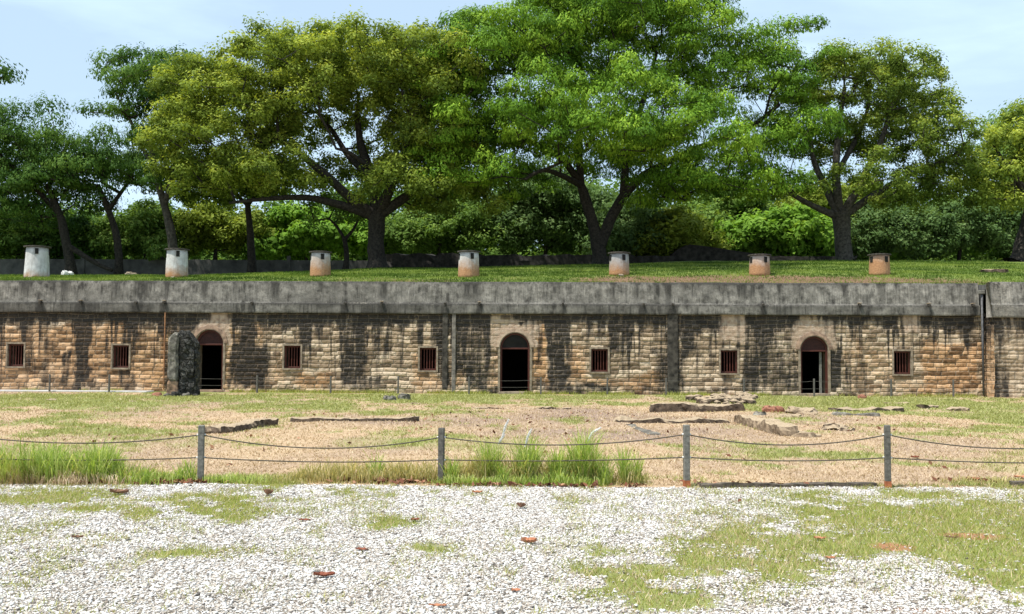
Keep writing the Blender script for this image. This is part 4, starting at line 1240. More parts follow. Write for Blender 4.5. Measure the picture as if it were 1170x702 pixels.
# big feathery tree
Y = 56
tree('feathery_tree', 'tallest bright green feathery tree with a forked dark trunk in the middle', 'tree', None, Y,
     [([(687, 304), (683, 280), (676, 250), (664, 212)], [9.5, 8, 6.3, 4.8], -1),
      ([(686, 280), (697, 252), (712, 225), (735, 200)], [7, 6.3, 5.4, 4.4], 0),
      ([(664, 212), (640, 180), (600, 160), (560, 150), (520, 155)], [4.4, 3.7, 3.1, 2.4, 1.6], 0, [56, 55.5, 55, 54, 53]),
      ([(664, 212), (662, 160), (668, 110), (660, 60)], [4.4, 3.8, 3, 2], 0),
      ([(712, 225), (718, 170), (735, 115), (750, 60)], [4.6, 4, 3, 2], 1),
      ([(735, 200), (790, 172), (850, 150), (890, 120)], [4.2, 3.6, 3, 2], 1),
      ([(735, 200), (780, 198), (830, 205), (862, 215)], [3.4, 2.8, 2.2, 1.5], 1, [56, 57, 58, 59]),
      ([(664, 212), (640, 200), (620, 195), (600, 205)], [4, 3, 2.4, 1.8], 0, [56, 54, 52.5, 52])],
     [ell(690, 55, 115, 62, Y, 0, 6.5), ell(570, 65, 60, 48, Y, 0, 4.5), ell(520, 95, 60, 58, Y, -1, 4.5), ell(545, 165, 62, 55, Y, -2.5, 4), ell(640, 125, 62, 50, Y, -4, 3.5),
      ell(775, 60, 75, 58, Y, 0, 5), ell(820, 110, 50, 50, Y, 0, 4), ell(645, 172, 50, 33, Y, -5, 3), ell(760, 165, 85, 48, Y, -4.5, 4), ell(800, 215, 60, 34, Y, -3, 4), ell(868, 225, 42, 26, Y, 0, 3), ell(545, 212, 58, 38, Y, -2, 4), ell(600, 60, 40, 40, Y, -4, 3), ell(700, 165, 80, 30, Y, -7, 3.5), ell(800, 175, 60, 30, Y, -7, 3.5), ell(620, 150, 45, 26, Y, -7, 3), ell(600, 190, 40, 28, Y, -3, 3), ell(715, 190, 46, 24, Y, 3, 3), ell(640, 205, 30, 16, Y, 3, 2.5), ell(760, 225, 50, 20, Y, 3, 3), ell(690, -15, 90, 40, Y, 1, 5),
      ell(888, 85, 48, 52, Y, 0, 3.6), ell(892, 165, 50, 58, Y, -0.5, 3.6), ell(830, 205, 50, 35, Y, -1, 3.5), ell(715, 110, 70, 50, Y, -5, 3.5)],
     820, 1.25, 1.0, 500, 0.175, 'feather', F_FEATHER, M_BARK, 22, wpath=0.10)
# right yellow-green tree
Y = 57
tree('sparse_tree', 'olive green tree with fanning see-through branches and a straight trunk on the right', 'tree', None, Y,
     [([(966, 306), (963, 275), (961, 246)], [10.5, 9, 10], -1),
      ([(958, 248), (930, 236), (905, 222), (880, 205)], [4.5, 3.4, 2.6, 1.8], 0, [57, 57, 56.5, 56]),
      ([(958, 246), (944, 215), (930, 185), (925, 150)], [5, 4, 3, 2], 0, [57, 57.5, 58, 58]),
      ([(960, 246), (955, 200), (958, 150), (965, 100)], [5.5, 4.4, 3.2, 2], 0),
      ([(963, 246), (985, 205), (1005, 165), (1020, 120)], [5.5, 4.2, 3.2, 2], 0, [57, 56.5, 56, 56]),
      ([(965, 246), (1000, 222), (1040, 200), (1075, 185)], [5, 3.8, 2.8, 1.6], 0, [57, 57, 56.5, 56]),
      ([(955, 200), (975, 165), (990, 130), (995, 95)], [3.4, 2.8, 2.2, 1.4], 3, [57, 58, 59, 59])],
     [ell(975, 95, 62, 42, Y, 0, 4.5), ell(1030, 110, 52, 48, Y, 0, 4), ell(930, 110, 32, 50, Y, 1, 3), ell(1050, 160, 50, 42, Y, -1, 3.6), ell(1085, 205, 38, 36, Y, 0, 3),
      ell(1040, 225, 60, 24, Y, 0, 3.5), ell(945, 170, 36, 40, Y, 2, 2.5), ell(1000, 170, 45, 35, Y, 3, 2), ell(1080, 150, 22, 22, Y, 0, 2), ell(895, 225, 28, 16, Y, -1, 2), ell(985, 205, 40, 22, Y, -3, 2)],
     420, 0.95, 0.68, 230, 0.165, 'oval', F_OLIVE, M_BARKP, 33, wpath=0.06)
# right-edge tree
Y = 56
tree('leaning_tree', 'yellow-green tree cut by the right edge, its dark trunk leaning in from the lawn', 'tree', None, Y,
     [([(1163, 306), (1172, 270), (1180, 235)], [11, 9, 8], -1),
      ([(1180, 235), (1165, 210), (1150, 190)], [5, 4, 2.5], 0),
      ([(1180, 235), (1190, 190), (1195, 140)], [6, 5, 3], 0),
      ([(1180, 235), (1225, 205), (1260, 180)], [5, 4, 3], 0)],
     [ell(1155, 185, 36, 38, Y, 0, 3), ell(1185, 220, 48, 34, Y, 0, 3.5), ell(1200, 165, 60, 40, Y, 0, 4), ell(1250, 200, 60, 50, Y, 0, 4), ell(1140, 225, 24, 22, Y, 0, 2)],
     210, 1.1, 0.85, 280, 0.20, 'oval', F_CAMPHOR, M_BARK, 44)
# a green tree behind it
Y = 70
tree('background_tree', 'rounded mid green tree behind the cut-off tree at the right edge', 'tree', None, Y,
     [([(1185, 300), (1180, 240), (1175, 190)], [5, 4, 3], -1)],
     [ell(1165, 165, 42, 32, Y, 0, 4), ell(1215, 170, 60, 45, Y, 0, 4), ell(1180, 210, 60, 50, Y, 0, 4)],
     150, 1.2, 1.25, 240, 0.28, 'feather', F_MID, M_BARK, 45)
# left dark trees
Y = 60
tree('dark_tree', 'dark green tree with dense low crown and leaning trunk at the left edge', 'tree', None, Y,
     [([(82, 312), (76, 280), (68, 245), (55, 215)], [6, 5, 4, 3], -1), ([(76, 280), (95, 292), (112, 302), (128, 309)], [3.5, 3, 2.6, 2.2], 0, [60, 60, 60, 60]),
      ([(68, 245), (40, 215), (15, 190)], [3.2, 2.6, 1.8], 0), ([(55, 215), (70, 180), (80, 160)], [3, 2.4, 1.6], 0)],
     [ell(22, 172, 56, 32, Y, 0, 4), ell(78, 188, 44, 30, Y, 0, 3.5), ell(5, 215, 60, 45, Y, 1, 4), ell(70, 222, 52, 30, Y, 0, 3.5), ell(-60, 180, 56, 45, Y, 0, 4), ell(30, 255, 60, 26, Y, 1.5, 3)],
     320, 1.15, 1.0, 380, 0.19, 'feather', F_DARK, M_BARK, 51)
Y = 57
tree('tall_slim_tree', 'taller dark green tree with layered crown and grey trunk behind the second vent turret', 'tree', None, Y,
     [([(200, 312), (196, 270), (188, 235), (178, 195), (170, 150)], [5.8, 5, 4.2, 3.2, 2], -1),
      ([(178, 195), (158, 160), (148, 135), (138, 118)], [2.6, 2.0, 1.5, 1.0], 0), ([(188, 235), (200, 190), (205, 150)], [3.5, 2.8, 1.8], 0)],
     [ell(160, 100, 52, 26, Y, 0, 3.5), ell(195, 95, 32, 22, Y, 0, 3), ell(190, 140, 34, 28, Y, 0, 3), ell(120, 128, 28, 12, Y, 0, 2), ell(205, 175, 34, 30, Y, 1, 3), ell(215, 215, 30, 22, Y, 1, 2.5)],
     170, 1.05, 0.9, 360, 0.19, 'feather', F_DARK, M_BARKP, 52)
Y = 61
tree('small_dark_tree', 'small dark green tree with a thin curved trunk between the two left vent turrets', 'tree', None, Y,
     [([(136, 312), (134, 275), (124, 240), (112, 212)], [4.6, 4, 3.4, 2.4], -1), ([(124, 240), (142, 215), (152, 200)], [2.6, 2, 1.4], 0)],
     [ell(112, 205, 42, 34, Y, 0, 3.5), ell(150, 215, 32, 26, Y, 0, 3), ell(120, 175, 26, 16, Y, 0, 2), ell(165, 195, 22, 20, Y, 1, 2)],
     140, 1.0, 0.85, 340, 0.18, 'feather', F_DARK, M_BARK, 53)
tree('edge_tree', 'dark green tree outside the left edge with only leaf tips reaching into the sky', 'tree', None, 50,
     [([(-95, 312), (-90, 200), (-80, 120)], [8, 6, 4], -1)],
     [ell(-52, 88, 42, 16, 50, 0, 3), ell(-120, 90, 60, 40, 50, 0, 4)],
     110, 0.95, 0.9, 230, 0.22, 'feather', F_DARK, M_BARK, 54)
Y = 60
tree('thin_tree', 'thin-trunked small olive tree under the left arm of the broad yellow-green tree', 'tree', None, Y,
     [([(288, 312), (286, 270), (283, 235)], [5, 4, 3], -1), ([(283, 235), (262, 215), (248, 205)], [2.4, 2, 1.2], 0), ([(283, 235), (300, 212), (312, 200)], [2.4, 2, 1.2], 0)],
     [ell(258, 215, 42, 24, Y, 0, 3), ell(305, 212, 36, 22, Y, 0, 3), ell(232, 225, 28, 20, Y, 0, 2.5)],
     150, 0.8, 0.75, 220, 0.20, 'oval', F_OLIVE, M_BARK, 55)
tree('thin_tree', 'small forked sapling in shade between the broad trunk and the third vent turret', 'tree', None, 59,
     [([(395, 308), (396, 290), (393, 272)], [3.6, 3, 2.6], -1), ([(393, 272), (384, 258), (376, 250)], [2, 1.6, 1.1], 0), ([(394, 274), (404, 262), (410, 250)], [2.2, 1.6, 1.1], 0)],
     [ell(380, 246, 26, 12, 59, 0, 2), ell(408, 246, 22, 12, 59, 0, 2)],
     45, 0.8, 0.75, 160, 0.20, 'oval', F_MID, M_BARK, 56)

# ------------------------------------------------------------------ shrubs behind the walls
def shrub(label, Y, E, n, rc, per, ls, fol, seed, style='oval', cat='shrub', name='shrub', sp=None, grp='shrubs behind the lawn walls'):
    c = E[0]
    tree(name, label, cat, grp, Y, [([(c[0], 303), (c[0]+1, 292), (c[0]+3, c[1]+c[3]*0.3)], [2.5, 2.2, 1.5], -1)],
         [ell(*e, Y, 0, 2.6) for e in E], n, sp or rc*0.85, rc, per, ls, style, fol, M_BARK, seed, rmin=0.02, base_flare=False)
shrub('glossy light green broad-leaved shrub behind the turret left of the right trunk', 66, [(900, 272, 52, 28), (860, 275, 30, 22), (930, 285, 26, 16)], 120, 0.8, 170, 0.40, F_BRIGHT, 61)
shrub('feathery yellow-green bush right of the forked trunk', 65, [(772, 268, 30, 26), (792, 285, 24, 16), (745, 282, 24, 18)], 90, 0.8, 200, 0.26, F_YELL, 62)
shrub('mid green bush rising behind the dark stone mound', 70, [(845, 245, 30, 26), (815, 270, 30, 26), (840, 225, 22, 18)], 110, 0.85, 190, 0.28, F_MID, 63)
shrub('dense grey-green hedge behind the pale kerb, left half', 67, [(1000, 268, 50, 30), (1040, 272, 45, 28), (970, 280, 30, 22)], 180, 0.8, 190, 0.24, F_BLUE, 64, name='hedge', cat='hedge')
shrub('dense grey-green hedge behind the pale kerb, right half', 68, [(1095, 268, 48, 32), (1140, 265, 45, 36), (1190, 265, 45, 36), (1240, 265, 45, 36)], 240, 0.8, 190, 0.24, F_BLUE, 65, name='hedge', cat='hedge')
shrub('large rounded grey-green bush left of the forked trunk', 68, [(622, 240, 60, 46), (590, 262, 50, 32), (655, 265, 45, 32), (690, 255, 36, 34)], 300, 0.85, 200, 0.24, F_BLUE, 66)
shrub('mid green bush filling the gap right of the broad dark trunk', 67, [(500, 270, 45, 26), (545, 262, 40, 30), (465, 275, 30, 22)], 180, 0.85, 200, 0.24, F_MID, 67)
shrub('bright green broad-leaved bush left of the broad dark trunk', 68, [(350, 272, 50, 24), (400, 275, 35, 22), (320, 282, 35, 18)], 130, 0.8, 170, 0.38, F_BRIGHT, 68)
shrub('yellow-green bush between the second vent turret and the thin trunk', 67, [(245, 262, 38, 28), (275, 270, 32, 24), (225, 280, 24, 16)], 130, 0.8, 190, 0.26, F_YELL, 69)
shrub('mid green bush left of the second vent turret', 66, [(165, 265, 38, 28), (185, 280, 26, 20), (140, 278, 30, 20)], 120, 0.8, 190, 0.28, F_MID, 70)
shrub('dark green bush between the leaning and curved thin trunks', 66, [(100, 275, 34, 22), (75, 285, 30, 16)], 90, 0.8, 190, 0.26, F_DARK, 71)
shrub('dark green bush behind the leftmost vent turret', 66, [(20, 275, 50, 24), (-40, 270, 50, 30), (45, 285, 24, 16)], 130, 0.85, 190, 0.28, F_MID, 72)
shrub('low dark green bush beside the turret of the forked trunk', 65, [(725, 262, 30, 28), (705, 280, 24, 20)], 90, 0.85, 190, 0.26, F_BLUE, 73)
shrub('tall mid green bush behind the right tree trunk', 70, [(935, 245, 45, 34), (975, 245, 40, 24)], 130, 0.9, 190, 0.28, F_YELL, 74)
shrub('creeper tuft hanging over the grey wall left of the second turret', 62.8, [(183, 293, 10, 12), (178, 303, 6, 8)], 14, 0.45, 90, 0.2, F_MID, 75, grp=None)

# far woodland mass
g = np.random.default_rng(99)
n = 2300
wx = g.uniform(-75, 75, n); wy = g.uniform(76, 92, n)
topz = 8.0 + (4.2 + 5.5*fbm(wx*0.08, wy*0.05, 301)-2.0*(wx<-22))*(1-((wy-84)/12)**2*0.5)
base = 7.0
cz = base - 0.8 + (topz-base+0.8)*g.random(n)**0.75
wx = np.concatenate([wx, g.uniform(-75, 75, 1300)]); wy = np.concatenate([wy, g.uniform(80, 95, 1300)]); cz = np.concatenate([cz, g.uniform(6.8, 11.5, 1300)]); n += 1300
rcv = g.uniform(1.1, 1.9, n)
V, F, tint = clump_leaves(g, np.stack([wx, wy, cz], 1), rcv, 120, 'oval', 0.42)
tag(link('woodland', np_mesh('woodland', V, F, {'tint': tint*0.8}), F_MID), 'far dark green woodland seen under and between the trees', 'woodland', kind='stuff')

# ------------------------------------------------------------------ grass
def blades(name, pts, h, w, lean, mat, seg=1, tint=None, z=None, seed=5):
    g = np.random.default_rng(seed)
    n = len(pts)
    a = g.random(n)*2*np.pi
    la = g.random(n)*2*np.pi
    side = np.stack([np.cos(a), np.sin(a), np.zeros(n)], 1)*w[:, None]*0.5
    ld = np.stack([np.cos(la), np.sin(la), np.zeros(n)], 1)*(lean*h)[:, None]
    up = np.array([0, 0, 1.0])
    tv = g.random(n) if tint is None else tint
    if seg == 1:
        V = np.stack([pts-side, pts+side, pts + up*h[:, None] + ld], 1).reshape(-1, 3)
        F = np.arange(3*n).reshape(n, 3)
        at = np.repeat(tv, 3)
        Fs = F
    else:
        p1 = pts + up*(h*0.45)[:, None] + ld*0.18
        p2 = pts + up*(h*0.80)[:, None] + ld*0.55
        p3 = pts + up*(h*(1-0.25*lean))[:, None] + ld*1.15
        V = np.stack([pts-side, pts+side, p1+side*.9, p1-side*.9, p2+side*.65, p2-side*.65, p3], 1).reshape(-1, 3)
        b = np.arange(n)[:, None]*7
        Fs = [np.concatenate([b+np.array([0, 1, 2, 3]), b+np.array([3, 2, 4, 5])], 0), b+np.array([5, 4, 6])]
        at = np.repeat(tv, 7)
    return link(name, np_mesh(name, V, Fs, {'tint': at}), mat)
G_FRESH = mat_foliage('grass_fresh', (0.17, 0.21, 0.04), (0.33, 0.37, 0.08), (0.55, 0.52, 0.22), 0.4, 0.6)
G_DRY = mat_foliage('grass_dry', (0.30, 0.205, 0.12), (0.48, 0.36, 0.225), (0.68, 0.55, 0.39), 0.15, 0.8)
G_COURT = mat_foliage('grass_court', (0.20, 0.20, 0.06), (0.34, 0.35, 0.12), (0.52, 0.50, 0.24), 0.25, 0.7)
G_TALL = mat_foliage('grass_tall', (0.18, 0.27, 0.05), (0.35, 0.47, 0.11), (0.62, 0.64, 0.30), 0.5, 0.5)
G_STRAW = mat_foliage('grass_straw', (0.28, 0.27, 0.09), (0.48, 0.43, 0.19), (0.68, 0.56, 0.32), 0.4, 0.7)
G_LAWN = mat_foliage('grass_lawn', (0.04, 0.08, 0.012), (0.10, 0.165, 0.025), (0.24, 0.30, 0.06), 0.3, 0.6)
g = np.random.default_rng(123)
# near green patches
n = 420000
x = g.uniform(-9, 9, n); y = 4.6 + (g.random(n)**0.8)*(FENCE_Y+0.2-4.6)
keep = np.abs(x) < y*0.56+1.2
x, y = x[keep], y[keep]
ga, gn, gt, gd = fields(x, y)
fine = fbm(x*7, y*7, 401, 3)
keep = g.random(len(x)) < np.clip((gn-0.12 + (fine-0.5)*0.9)*1.25, 0, 1)*0.9*(1-0.7*gd)
x, y, gt = x[keep], y[keep], gt[keep]
P_ = np.stack([x, y, ground_z(x, y)], 1)
k = len(x)
dryp = g.random(k) < 0.20 + 0.35*gt
hh_ = g.uniform(0.018, 0.055, k)
tag(blades('grass', P_[~dryp], hh_[~dryp], np.full((~dryp).sum(), 0.006), g.uniform(0.2, 1.1, (~dryp).sum()), G_FRESH), 'short fresh green grass growing through the white gravel', 'grass', kind='stuff')
tag(blades('grass', P_[dryp], hh_[dryp], np.full(dryp.sum(), 0.006), g.uniform(0.4, 1.4, dryp.sum()), G_DRY, seed=8), 'dry brown blades mixed into the grass on the gravel', 'grass', kind='stuff')
# court beyond the fence
n = 520000
y = FENCE_Y + 0.1 + (g.random(n)**1.25)*(40.2-FENCE_Y); x = g.uniform(-1, 1, n)*(y*0.56+1.5)
ga, gn, gt, gd = fields(x, y)
fine = fbm(x*3, y*3, 402, 3)
isg = g.random(n) < np.clip((gn-0.35+(fine-0.5)*0.8)*1.7, 0, 1)
keepd = ~isg & (g.random(n) < 0.28)
keepg = isg & (g.random(n) < 0.75)
for kp, mt, lab, sd, h0, h1 in ((keepg, G_COURT, 'patchy short green grass over the court behind the rope fence', 11, .02, .06), (keepd, G_DRY, 'short straw-dry grass over the court behind the rope fence', 12, .012, .035)):
    P_ = np.stack([x[kp], y[kp], ground_z(x[kp], y[kp])], 1); k = len(P_)
    tag(blades('grass', P_, g.uniform(h0, h1, k)*(1+P_[:, 1]*0.012), 0.007+P_[:, 1]*0.0006, g.uniform(.3, 1.5, k), mt, seed=sd), lab, 'grass', kind='stuff')
# lawn fringe over the parapet
n = 150000
lx = g.uniform(-26, 26, n); ly = 0.32 + (g.random(n)**1.6)*14
xx, yy = loc2w(lx, ly)
zz = lawn_local(lx, ly)
ltint = np.clip((fbm(lx*0.6, ly*1.2, 444, 4)-0.5)*2.2+0.45+0.35*(g.random(n)-.5), 0, 1)
keep = g.random(n) < 1-0.8*lattr(xx, yy)['bare_shade']
P_ = np.stack([xx, yy, zz], 1)[keep]; k = len(P_)
tag(blades('grass', P_, g.uniform(.04, .11, k), np.full(k, .03), g.uniform(.2, .9, k), G_LAWN, tint=ltint[keep], seed=13), 'short green grass of the lawn above the parapet', 'grass', kind='stuff')
n = 26000
lx = g.uniform(-26, 19.3, n); ly = g.uniform(0.08, 0.42, n)
keep = g.random(n) < sstep(0.45, 0.7, fbm(lx*1.3, ly*0, 455, 4))
xx, yy = loc2w(lx[keep], ly[keep]); k = len(xx)
tag(blades('grass', np.stack([xx, yy, xx*0+zt-0.02], 1), g.uniform(.04, .12, k), np.full(k, .02), g.uniform(.4, 1.6, k), G_LAWN, seed=19), 'ragged grass growing over the top lip of the parapet', 'grass', kind='stuff')
# weeds along the wall foot
n = 16000
lx = g.uniform(-22, 19.3, n); ly = -0.1 - np.abs(g.normal(size=n))*0.22
keep = g.random(n) < sstep(0.42, 0.7, fbm(lx*0.7, ly*0, 405))
xx, yy = loc2w(lx[keep], ly[keep]); k = len(xx)
tag(blades('weeds', np.stack([xx, yy, xx*0], 1), g.uniform(.05, .20, k), np.full(k, .02), g.uniform(.2, .8, k), G_FRESH, seed=14), 'green weeds at the foot of the barracks wall', 'weeds', kind='stuff')
# tall grass banks at the rope fence
def bank(specs, mat, label, seed, dens=1.0, w=0.009, name='tall_grass'):
    g = np.random.default_rng(seed); A, Hh = [], []
    for (px, py, rx, ry, hp, n) in specs:
        c = on_ground(px, py); s = c.y/F_PX
        k = int(n*dens)
        a = g.random(k)*2*np.pi; r = np.sqrt(g.random(k))
        px_ = c.x + np.cos(a)*r*rx*s; py_ = c.y + np.sin(a)*r*ry
        clump = fbm(px_*6, py_*6, seed, 2)
        A.append(np.stack([px_, py_, ground_z(px_, py_)], 1))
        Hh.append(hp*s*(0.45+0.65*g.random(k))*(0.6+0.8*clump)*(1-0.35*r*r))
    A = np.concatenate(A); Hh = np.concatenate(Hh)
    return tag(blades(name, A, Hh, w*(0.6+0.8*g.random(len(A))), g.uniform(0.05, 0.75, len(A)), mat, seg=2, seed=seed), label, 'tall grass', kind='stuff')
bank([(20, 549, 70, 0.5, 50, 1500), (-60, 549, 70, 0.5, 50, 1200), (-160, 549, 90, 0.5, 50, 1200), (75, 549, 55, 0.45, 44, 1100), (118, 550, 22, 0.3, 52, 800), (150, 551, 40, 0.3, 22, 600), (212, 551, 12, 0.15, 28, 170), (180, 552, 40, .25, 16, 400), (265, 552, 45, .2, 12, 400)],
     G_TALL, 'bank of tall green grass under the ropes at the left edge', 31)
bank([(20, 552, 90, 0.35, 18, 1300), (100, 552, 70, 0.3, 16, 900)], G_DRY, 'brown dead grass at the foot of the left grass bank', 38)
bank([(559, 551, 10, .18, 58, 330), (573, 553, 8, .12, 30, 150), (603, 551, 13, .2, 60, 420), (637, 552, 10, .18, 48, 280), (666, 551, 16, .25, 64, 560), (690, 553, 10, .15, 36, 180), (713, 552, 5, .1, 52, 110), (727, 552, 6, .12, 36, 110), (516, 552, 8, .12, 34, 130), (430, 549, 8, .12, 34, 100),
      (620, 555, 70, .12, 16, 700), (540, 554, 50, .12, 14, 450)], G_TALL, 'upright green grass tufts between the two middle rope posts', 32)
bank([(20, 549, 80, .5, 40, 450), (100, 549, 60, .4, 34, 300), (150, 550, 40, .3, 22, 250), (559, 551, 16, .2, 42, 120), (603, 551, 20, .22, 44, 160), (666, 551, 26, .25, 44, 200), (410, 549, 75, .35, 26, 1300), (350, 550, 40, .25, 14, 500), (475, 549, 40, .3, 30, 700), (540, 549, 40, .3, 32, 800), (590, 551, 60, .2, 30, 700), (650, 551, 60, .2, 24, 600), (700, 552, 40, .2, 22, 300), (1130, 552, 60, .2, 8, 300)],
     G_STRAW, 'straw-yellow tall grass along the rope fence around the second post', 33)
# white plumes
M_PLUME = mat_simple('white_plume', (0.82, 0.80, 0.76), (0.92, 0.9, 0.87), 30, 0.9, 0.2)
M_STALK = mat_simple('grass_stalk', (0.20, 0.22, 0.08), (0.34, 0.34, 0.15), 20, 0.8, 0.2)
for k, (base, pts, lab) in enumerate((((570, 551), [(573, 503), (577, 488), (581, 480)], 'white feathery grass plume leaning right, leftmost of four at the fence'),
                            ((568, 551), [(570, 507), (573, 501), (576, 497)], 'short white grass plume just below the leftmost one'),
                            ((600, 551), [(600, 510), (603, 499), (607, 491)], 'upright white grass plume over the second green tuft'),
                            ((668, 551), [(671, 505), (677, 494), (686, 489)], 'drooping white grass plume at the right, over the widest green tuft'))):
    b = on_ground(*base)
    root = empty('plume_grass', b); tag(root, lab, 'grass plume', 'white grass plumes at the rope fence')
    pp = [b, at_depth((base[0]+pts[0][0])/2, (551+pts[0][1])/2, b.y)] + [at_depth(*p, b.y) for p in pts]
    pp = [p-b for p in pp]
    MB().tube(pp[:3]+[pp[3]], [0.003, 0.0025, 0.002, 0.0015], 5).build('stalk', M_STALK, root)
    gg = np.random.default_rng(k+70); nn = 1100
    t = gg.random(nn)*2; i = np.minimum(t.astype(int), 1); f = (t-i)[:, None]
    A = np.array([list(p) for p in pp[2:]])
    C_ = A[i]*(1-f) + A[i+1]*f
    rad = 0.013*np.sin(np.clip(t/2, 0.05, 0.97)*np.pi)**0.6
    dirv = unit(gg.normal(size=(nn, 3)))
    C_ = C_ + dirv*(rad*gg.random(nn))[:, None]
    U = unit(dirv + unit(A[i+1]-A[i])*1.5)
    N = unit(np.cross(U, gg.normal(size=(nn, 3))))
    V, F, tt = leaf_quads(C_, U, N, np.full(nn, 0.032), np.full(nn, 0.006), gg.random(nn))
    link('plume', np_mesh('plume', V, F), M_PLUME, root)

# ------------------------------------------------------------------ gravel stones
n = 980000
x = g.uniform(-9, 9, n); y = 5.1 + g.random(n)*(FENCE_Y+0.4-5.1)
keep = (np.abs(x) < y*0.56+0.7)
x, y = x[keep], y[keep]
ga, gn, gt, gd = fields(x, y)
clus = fbm(x*2.2, y*2.2, 501, 4)
keep = g.random(len(x)) < ga*np.clip(1.15 - gn*1.25 + (clus-0.5)*1.2, 0.02, 1)
x, y = x[keep], y[keep]; k = len(x)
cube = np.array([[1, 0, 0], [0, 1, 0], [-1, 0, 0], [0, -1, 0], [0.2, 0.1, 1], [-0.1, 0, -1]], float)
cf = np.array([[0, 1, 4], [1, 2, 4], [2, 3, 4], [3, 0, 4], [1, 0, 5], [2, 1, 5], [3, 2, 5], [0, 3, 5]])
s = np.clip(g.lognormal(math.log(0.0068), 0.42, k), 0.0035, 0.022)
B = cube[None]*(1 + 0.45*(g.random((k, 6, 3))-0.5)*2*0.8) + (g.random((k, 6, 3))-0.5)*0.5
B = B*np.stack([1+0.5*g.random(k), 0.8+0.4*g.random(k), 0.32+0.3*g.random(k)], 1)[:, None, :]
q = unit(np.concatenate([g.normal(size=(k, 2))*0.35, np.ones((k, 1)), g.normal(size=(k, 1))*3], 1))   # x,y tilt, z spin
qx, qy, qz, qw = q[:, 0]*0.5, q[:, 1]*0.5, q[:, 2], q[:, 3]
nm = np.sqrt(qx**2+qy**2+qz**2+qw**2); qx, qy, qz, qw = qx/nm, qy/nm, qz/nm, qw/nm
R = np.empty((k, 3, 3))
R[:, 0, 0] = 1-2*(qy*qy+qz*qz); R[:, 0, 1] = 2*(qx*qy-qz*qw); R[:, 0, 2] = 2*(qx*qz+qy*qw)
R[:, 1, 0] = 2*(qx*qy+qz*qw); R[:, 1, 1] = 1-2*(qx*qx+qz*qz); R[:, 1, 2] = 2*(qy*qz-qx*qw)
R[:, 2, 0] = 2*(qx*qz-qy*qw); R[:, 2, 1] = 2*(qy*qz+qx*qw); R[:, 2, 2] = 1-2*(qx*qx+qy*qy)
B = np.einsum('nij,nkj->nki', R, B)*s[:, None, None]
B += np.stack([x, y, ground_z(x, y) + s*0.22 + g.random(k)*0.003], 1)[:, None, :]
F = (np.arange(k)[:, None, None]*6 + cf[None]).reshape(-1, 3)
m = MT('gravel_stone', 0.85, 0.25)
t = m.attr('tint')
c = m.ramp(t, [(0.0, (0.10, 0.09, 0.085)), (0.12, (0.24, 0.20, 0.16)), (0.28, (0.46, 0.40, 0.34)), (0.6, (0.59, 0.56, 0.52)), (1.0, (0.76, 0.74, 0.71))])
m.bump(m.noise(90, 3), 0.3, 0.004)
M_GRAV = m.out(c)
tag(link('gravel', np_mesh('gravel', B.reshape(-1, 3), F, {'tint': np.repeat(g.random(k), 6)}), M_GRAV), 'loose white crushed gravel covering the foreground', 'gravel', kind='stuff')

# ------------------------------------------------------------------ fallen leaves
def mat_leaf(name, a, b):
    return mat_simple(name, a, b, 25, 0.7, 0.3)
ML1 = mat_leaf('dry_leaf_red', (0.16, 0.045, 0.025), (0.32, 0.11, 0.06))
ML2 = mat_leaf('dry_leaf_orange', (0.34, 0.13, 0.065), (0.54, 0.26, 0.14))
ML3 = mat_leaf('dry_leaf_brown', (0.12, 0.06, 0.035), (0.28, 0.15, 0.09))
def dry_leaf(px, py, L_, W_, mat, label, rz, curl=0.5, seed=0):
    p = on_ground(px, py)
    bm = bmesh.new(); n, mW = 9, 4
    rows = []
    for i in range(n+1):
        t = i/n
        w = W_*0.5*math.sin(math.pi*min(0.98, t*0.96+0.02))**0.8
        row = []
        for j in range(-mW, mW+1):
            u = j/mW
            z = 0.018 + curl*W_*0.45*u*u + curl*L_*0.25*(t-0.5)**2*2 + 0.004*math.sin(j*2+i*1.7+seed)
            row.append(bm.verts.new(((t-0.5)*L_, u*w*(1+0.12*math.sin(i*2.6+seed)), z)))
        rows.append(row)
    for a, b in zip(rows, rows[1:]):
        for j in range(2*mW): bm.faces.new((a[j], a[j+1], b[j+1], b[j]))
    ex = bmesh.ops.extrude_face_region(bm, geom=bm.faces[:])
    bmesh.ops.translate(bm, vec=(0, 0, 0.0015), verts=[v for v in ex['geom'] if isinstance(v, bmesh.types.BMVert)])
    mb = MB.__new__(MB); mb.bm = bm
    mb.tube([(L_*0.48, 0, 0.03), (L_*0.62, 0.005, 0.035)], 0.0018, 5)
    o = mb.build('fallen_leaf', mat)
    o.location = (p.x, p.y, float(ground_z(p.x, p.y))); o.rotation_euler = (0.08, 0.05, rz)
    tag(o, label, 'leaf', 'single dry leaves on the ground')
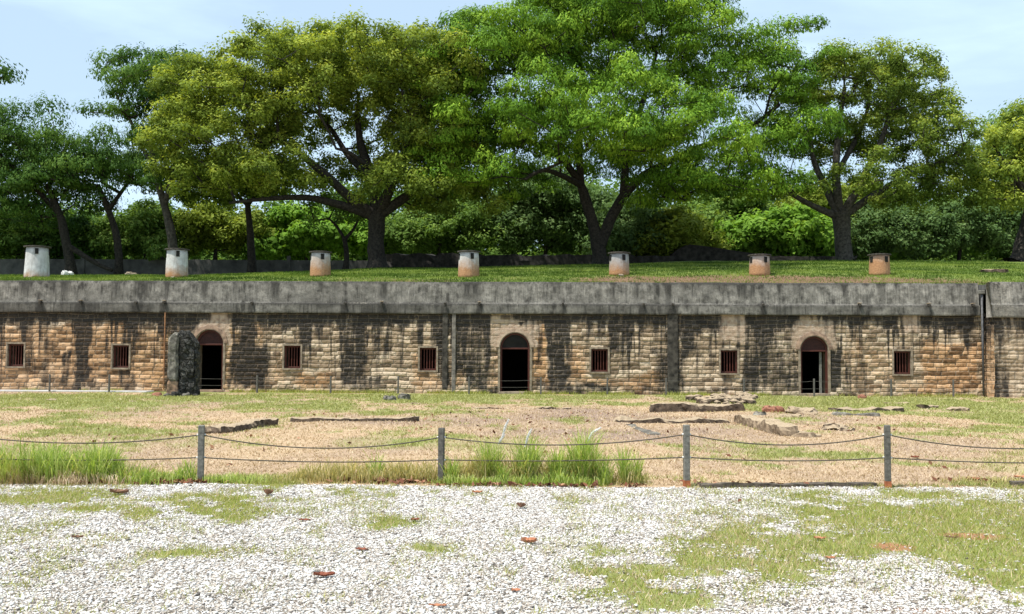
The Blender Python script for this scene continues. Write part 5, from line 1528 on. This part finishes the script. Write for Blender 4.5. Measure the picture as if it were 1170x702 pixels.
for i, a in enumerate(((370, 661, .15, .07, ML1, 'largest red-brown leaf on the white gravel, lower left', .3, .5),
    (604, 623, .13, .09, ML2, 'bright orange curled leaf on the gravel near the centre', .1, .7),
    (413, 631, .10, .05, ML1, 'small reddish leaf on the gravel left of the orange one', -.1, .3),
    (348, 596, .11, .05, ML1, 'thin red leaf on the gravel right of the left rope post', .1, .3),
    (88, 617, .09, .05, ML3, 'small brown leaf on the gravel at the far left', .4, .5),
    (474, 597, .10, .06, ML1, 'dark red leaf on the gravel below the second rope post', .8, .4),
    (136, 566, .20, .11, ML3, 'big brown curled leaf at the gravel edge left of the left post', .2, .6),
    (306, 567, .10, .12, ML3, 'brown upright-curled leaf at the gravel edge right of the left post', 1.2, .8),
    (595, 582, .07, .10, ML3, 'brown twisted leaf standing on the gravel in the middle', 1.3, .8),
    (545, 565, .12, .07, ML2, 'pale orange leaf at the gravel edge right of the second post', .4, .4),
    (936, 618, .10, .06, ML2, 'pale orange leaf on the green patch at the right', 0, .3),
    (1088, 618, .11, .03, ML3, 'dark thin leaf on the green patch near the right edge', 0, .3),
    (500, 696, .11, .03, ML2, 'faded pinkish leaf on the gravel at the bottom', .1, .2),
    (589, 678, .07, .05, ML2, 'small faded orange leaf on the gravel, lower middle', .6, .2),
    (948, 640, .09, .04, ML2, 'faded leaf under the middle of the right green patch', .2, .3),
    (1045, 524, .14, .08, ML1, 'dark leaf in dry grass right of the right rope post', .2, .5),
    (1112, 551, .20, .12, ML1, 'red-brown leaf at the gravel edge near the right edge', .2, .5),
    (1166, 547, .20, .1, ML2, 'orange-brown leaf at the far right behind the ropes', .2, .3))):
    dry_leaf(*a, seed=i)
# litter under the grass
def litter(specs, label, seed, mat):
    g = np.random.default_rng(seed); A = []
    for (px, py, rx, ry, n) in specs:
        c = on_ground(px, py); s = c.y/F_PX
        A.append(np.stack([c.x + g.normal(size=n)*rx*s*0.5, c.y + g.normal(size=n)*ry*0.5, np.zeros(n)], 1))
    A = np.concatenate(A); n = len(A)
    A[:, 2] = ground_z(A[:, 0], A[:, 1]) + 0.015 + g.random(n)*0.03
    N = unit(g.normal(size=(n, 3))*0.7 + np.array([0, 0, 1])); U = unit(np.cross(N, g.normal(size=(n, 3))))
    Lg = g.uniform(0.04, 0.13, n)
    V, F, t = leaf_quads(A, U, N, Lg, Lg*0.5, g.random(n))
    tag(link('leaf_litter', np_mesh('leaf_litter', V, F, {'tint': t}), mat), label, 'leaf litter', kind='stuff')
M_LIT = mat_foliage('litter', (0.07, 0.03, 0.02), (0.18, 0.075, 0.045), (0.42, 0.24, 0.15), 0.05, 0.8)
litter([(450, 552, 60, .15, 150), (400, 550, 30, .15, 60), (200, 553, 50, .12, 110), (75, 553, 60, .1, 60), (560, 556, 60, .1, 60), (640, 557, 60, .08, 60), (880, 556, 60, .05, 24), (800, 554, 30, .1, 14), (1110, 551, 60, .2, 24), (725, 557, 16, .06, 20)],
       'red-brown fallen leaves heaped under the grass at the rope fence', 81, M_LIT)
litter([(600, 500, 900, 8.0, 260), (700, 480, 500, 5, 160)], 'scattered small dead leaves over the court and gravel', 82, M_LIT)
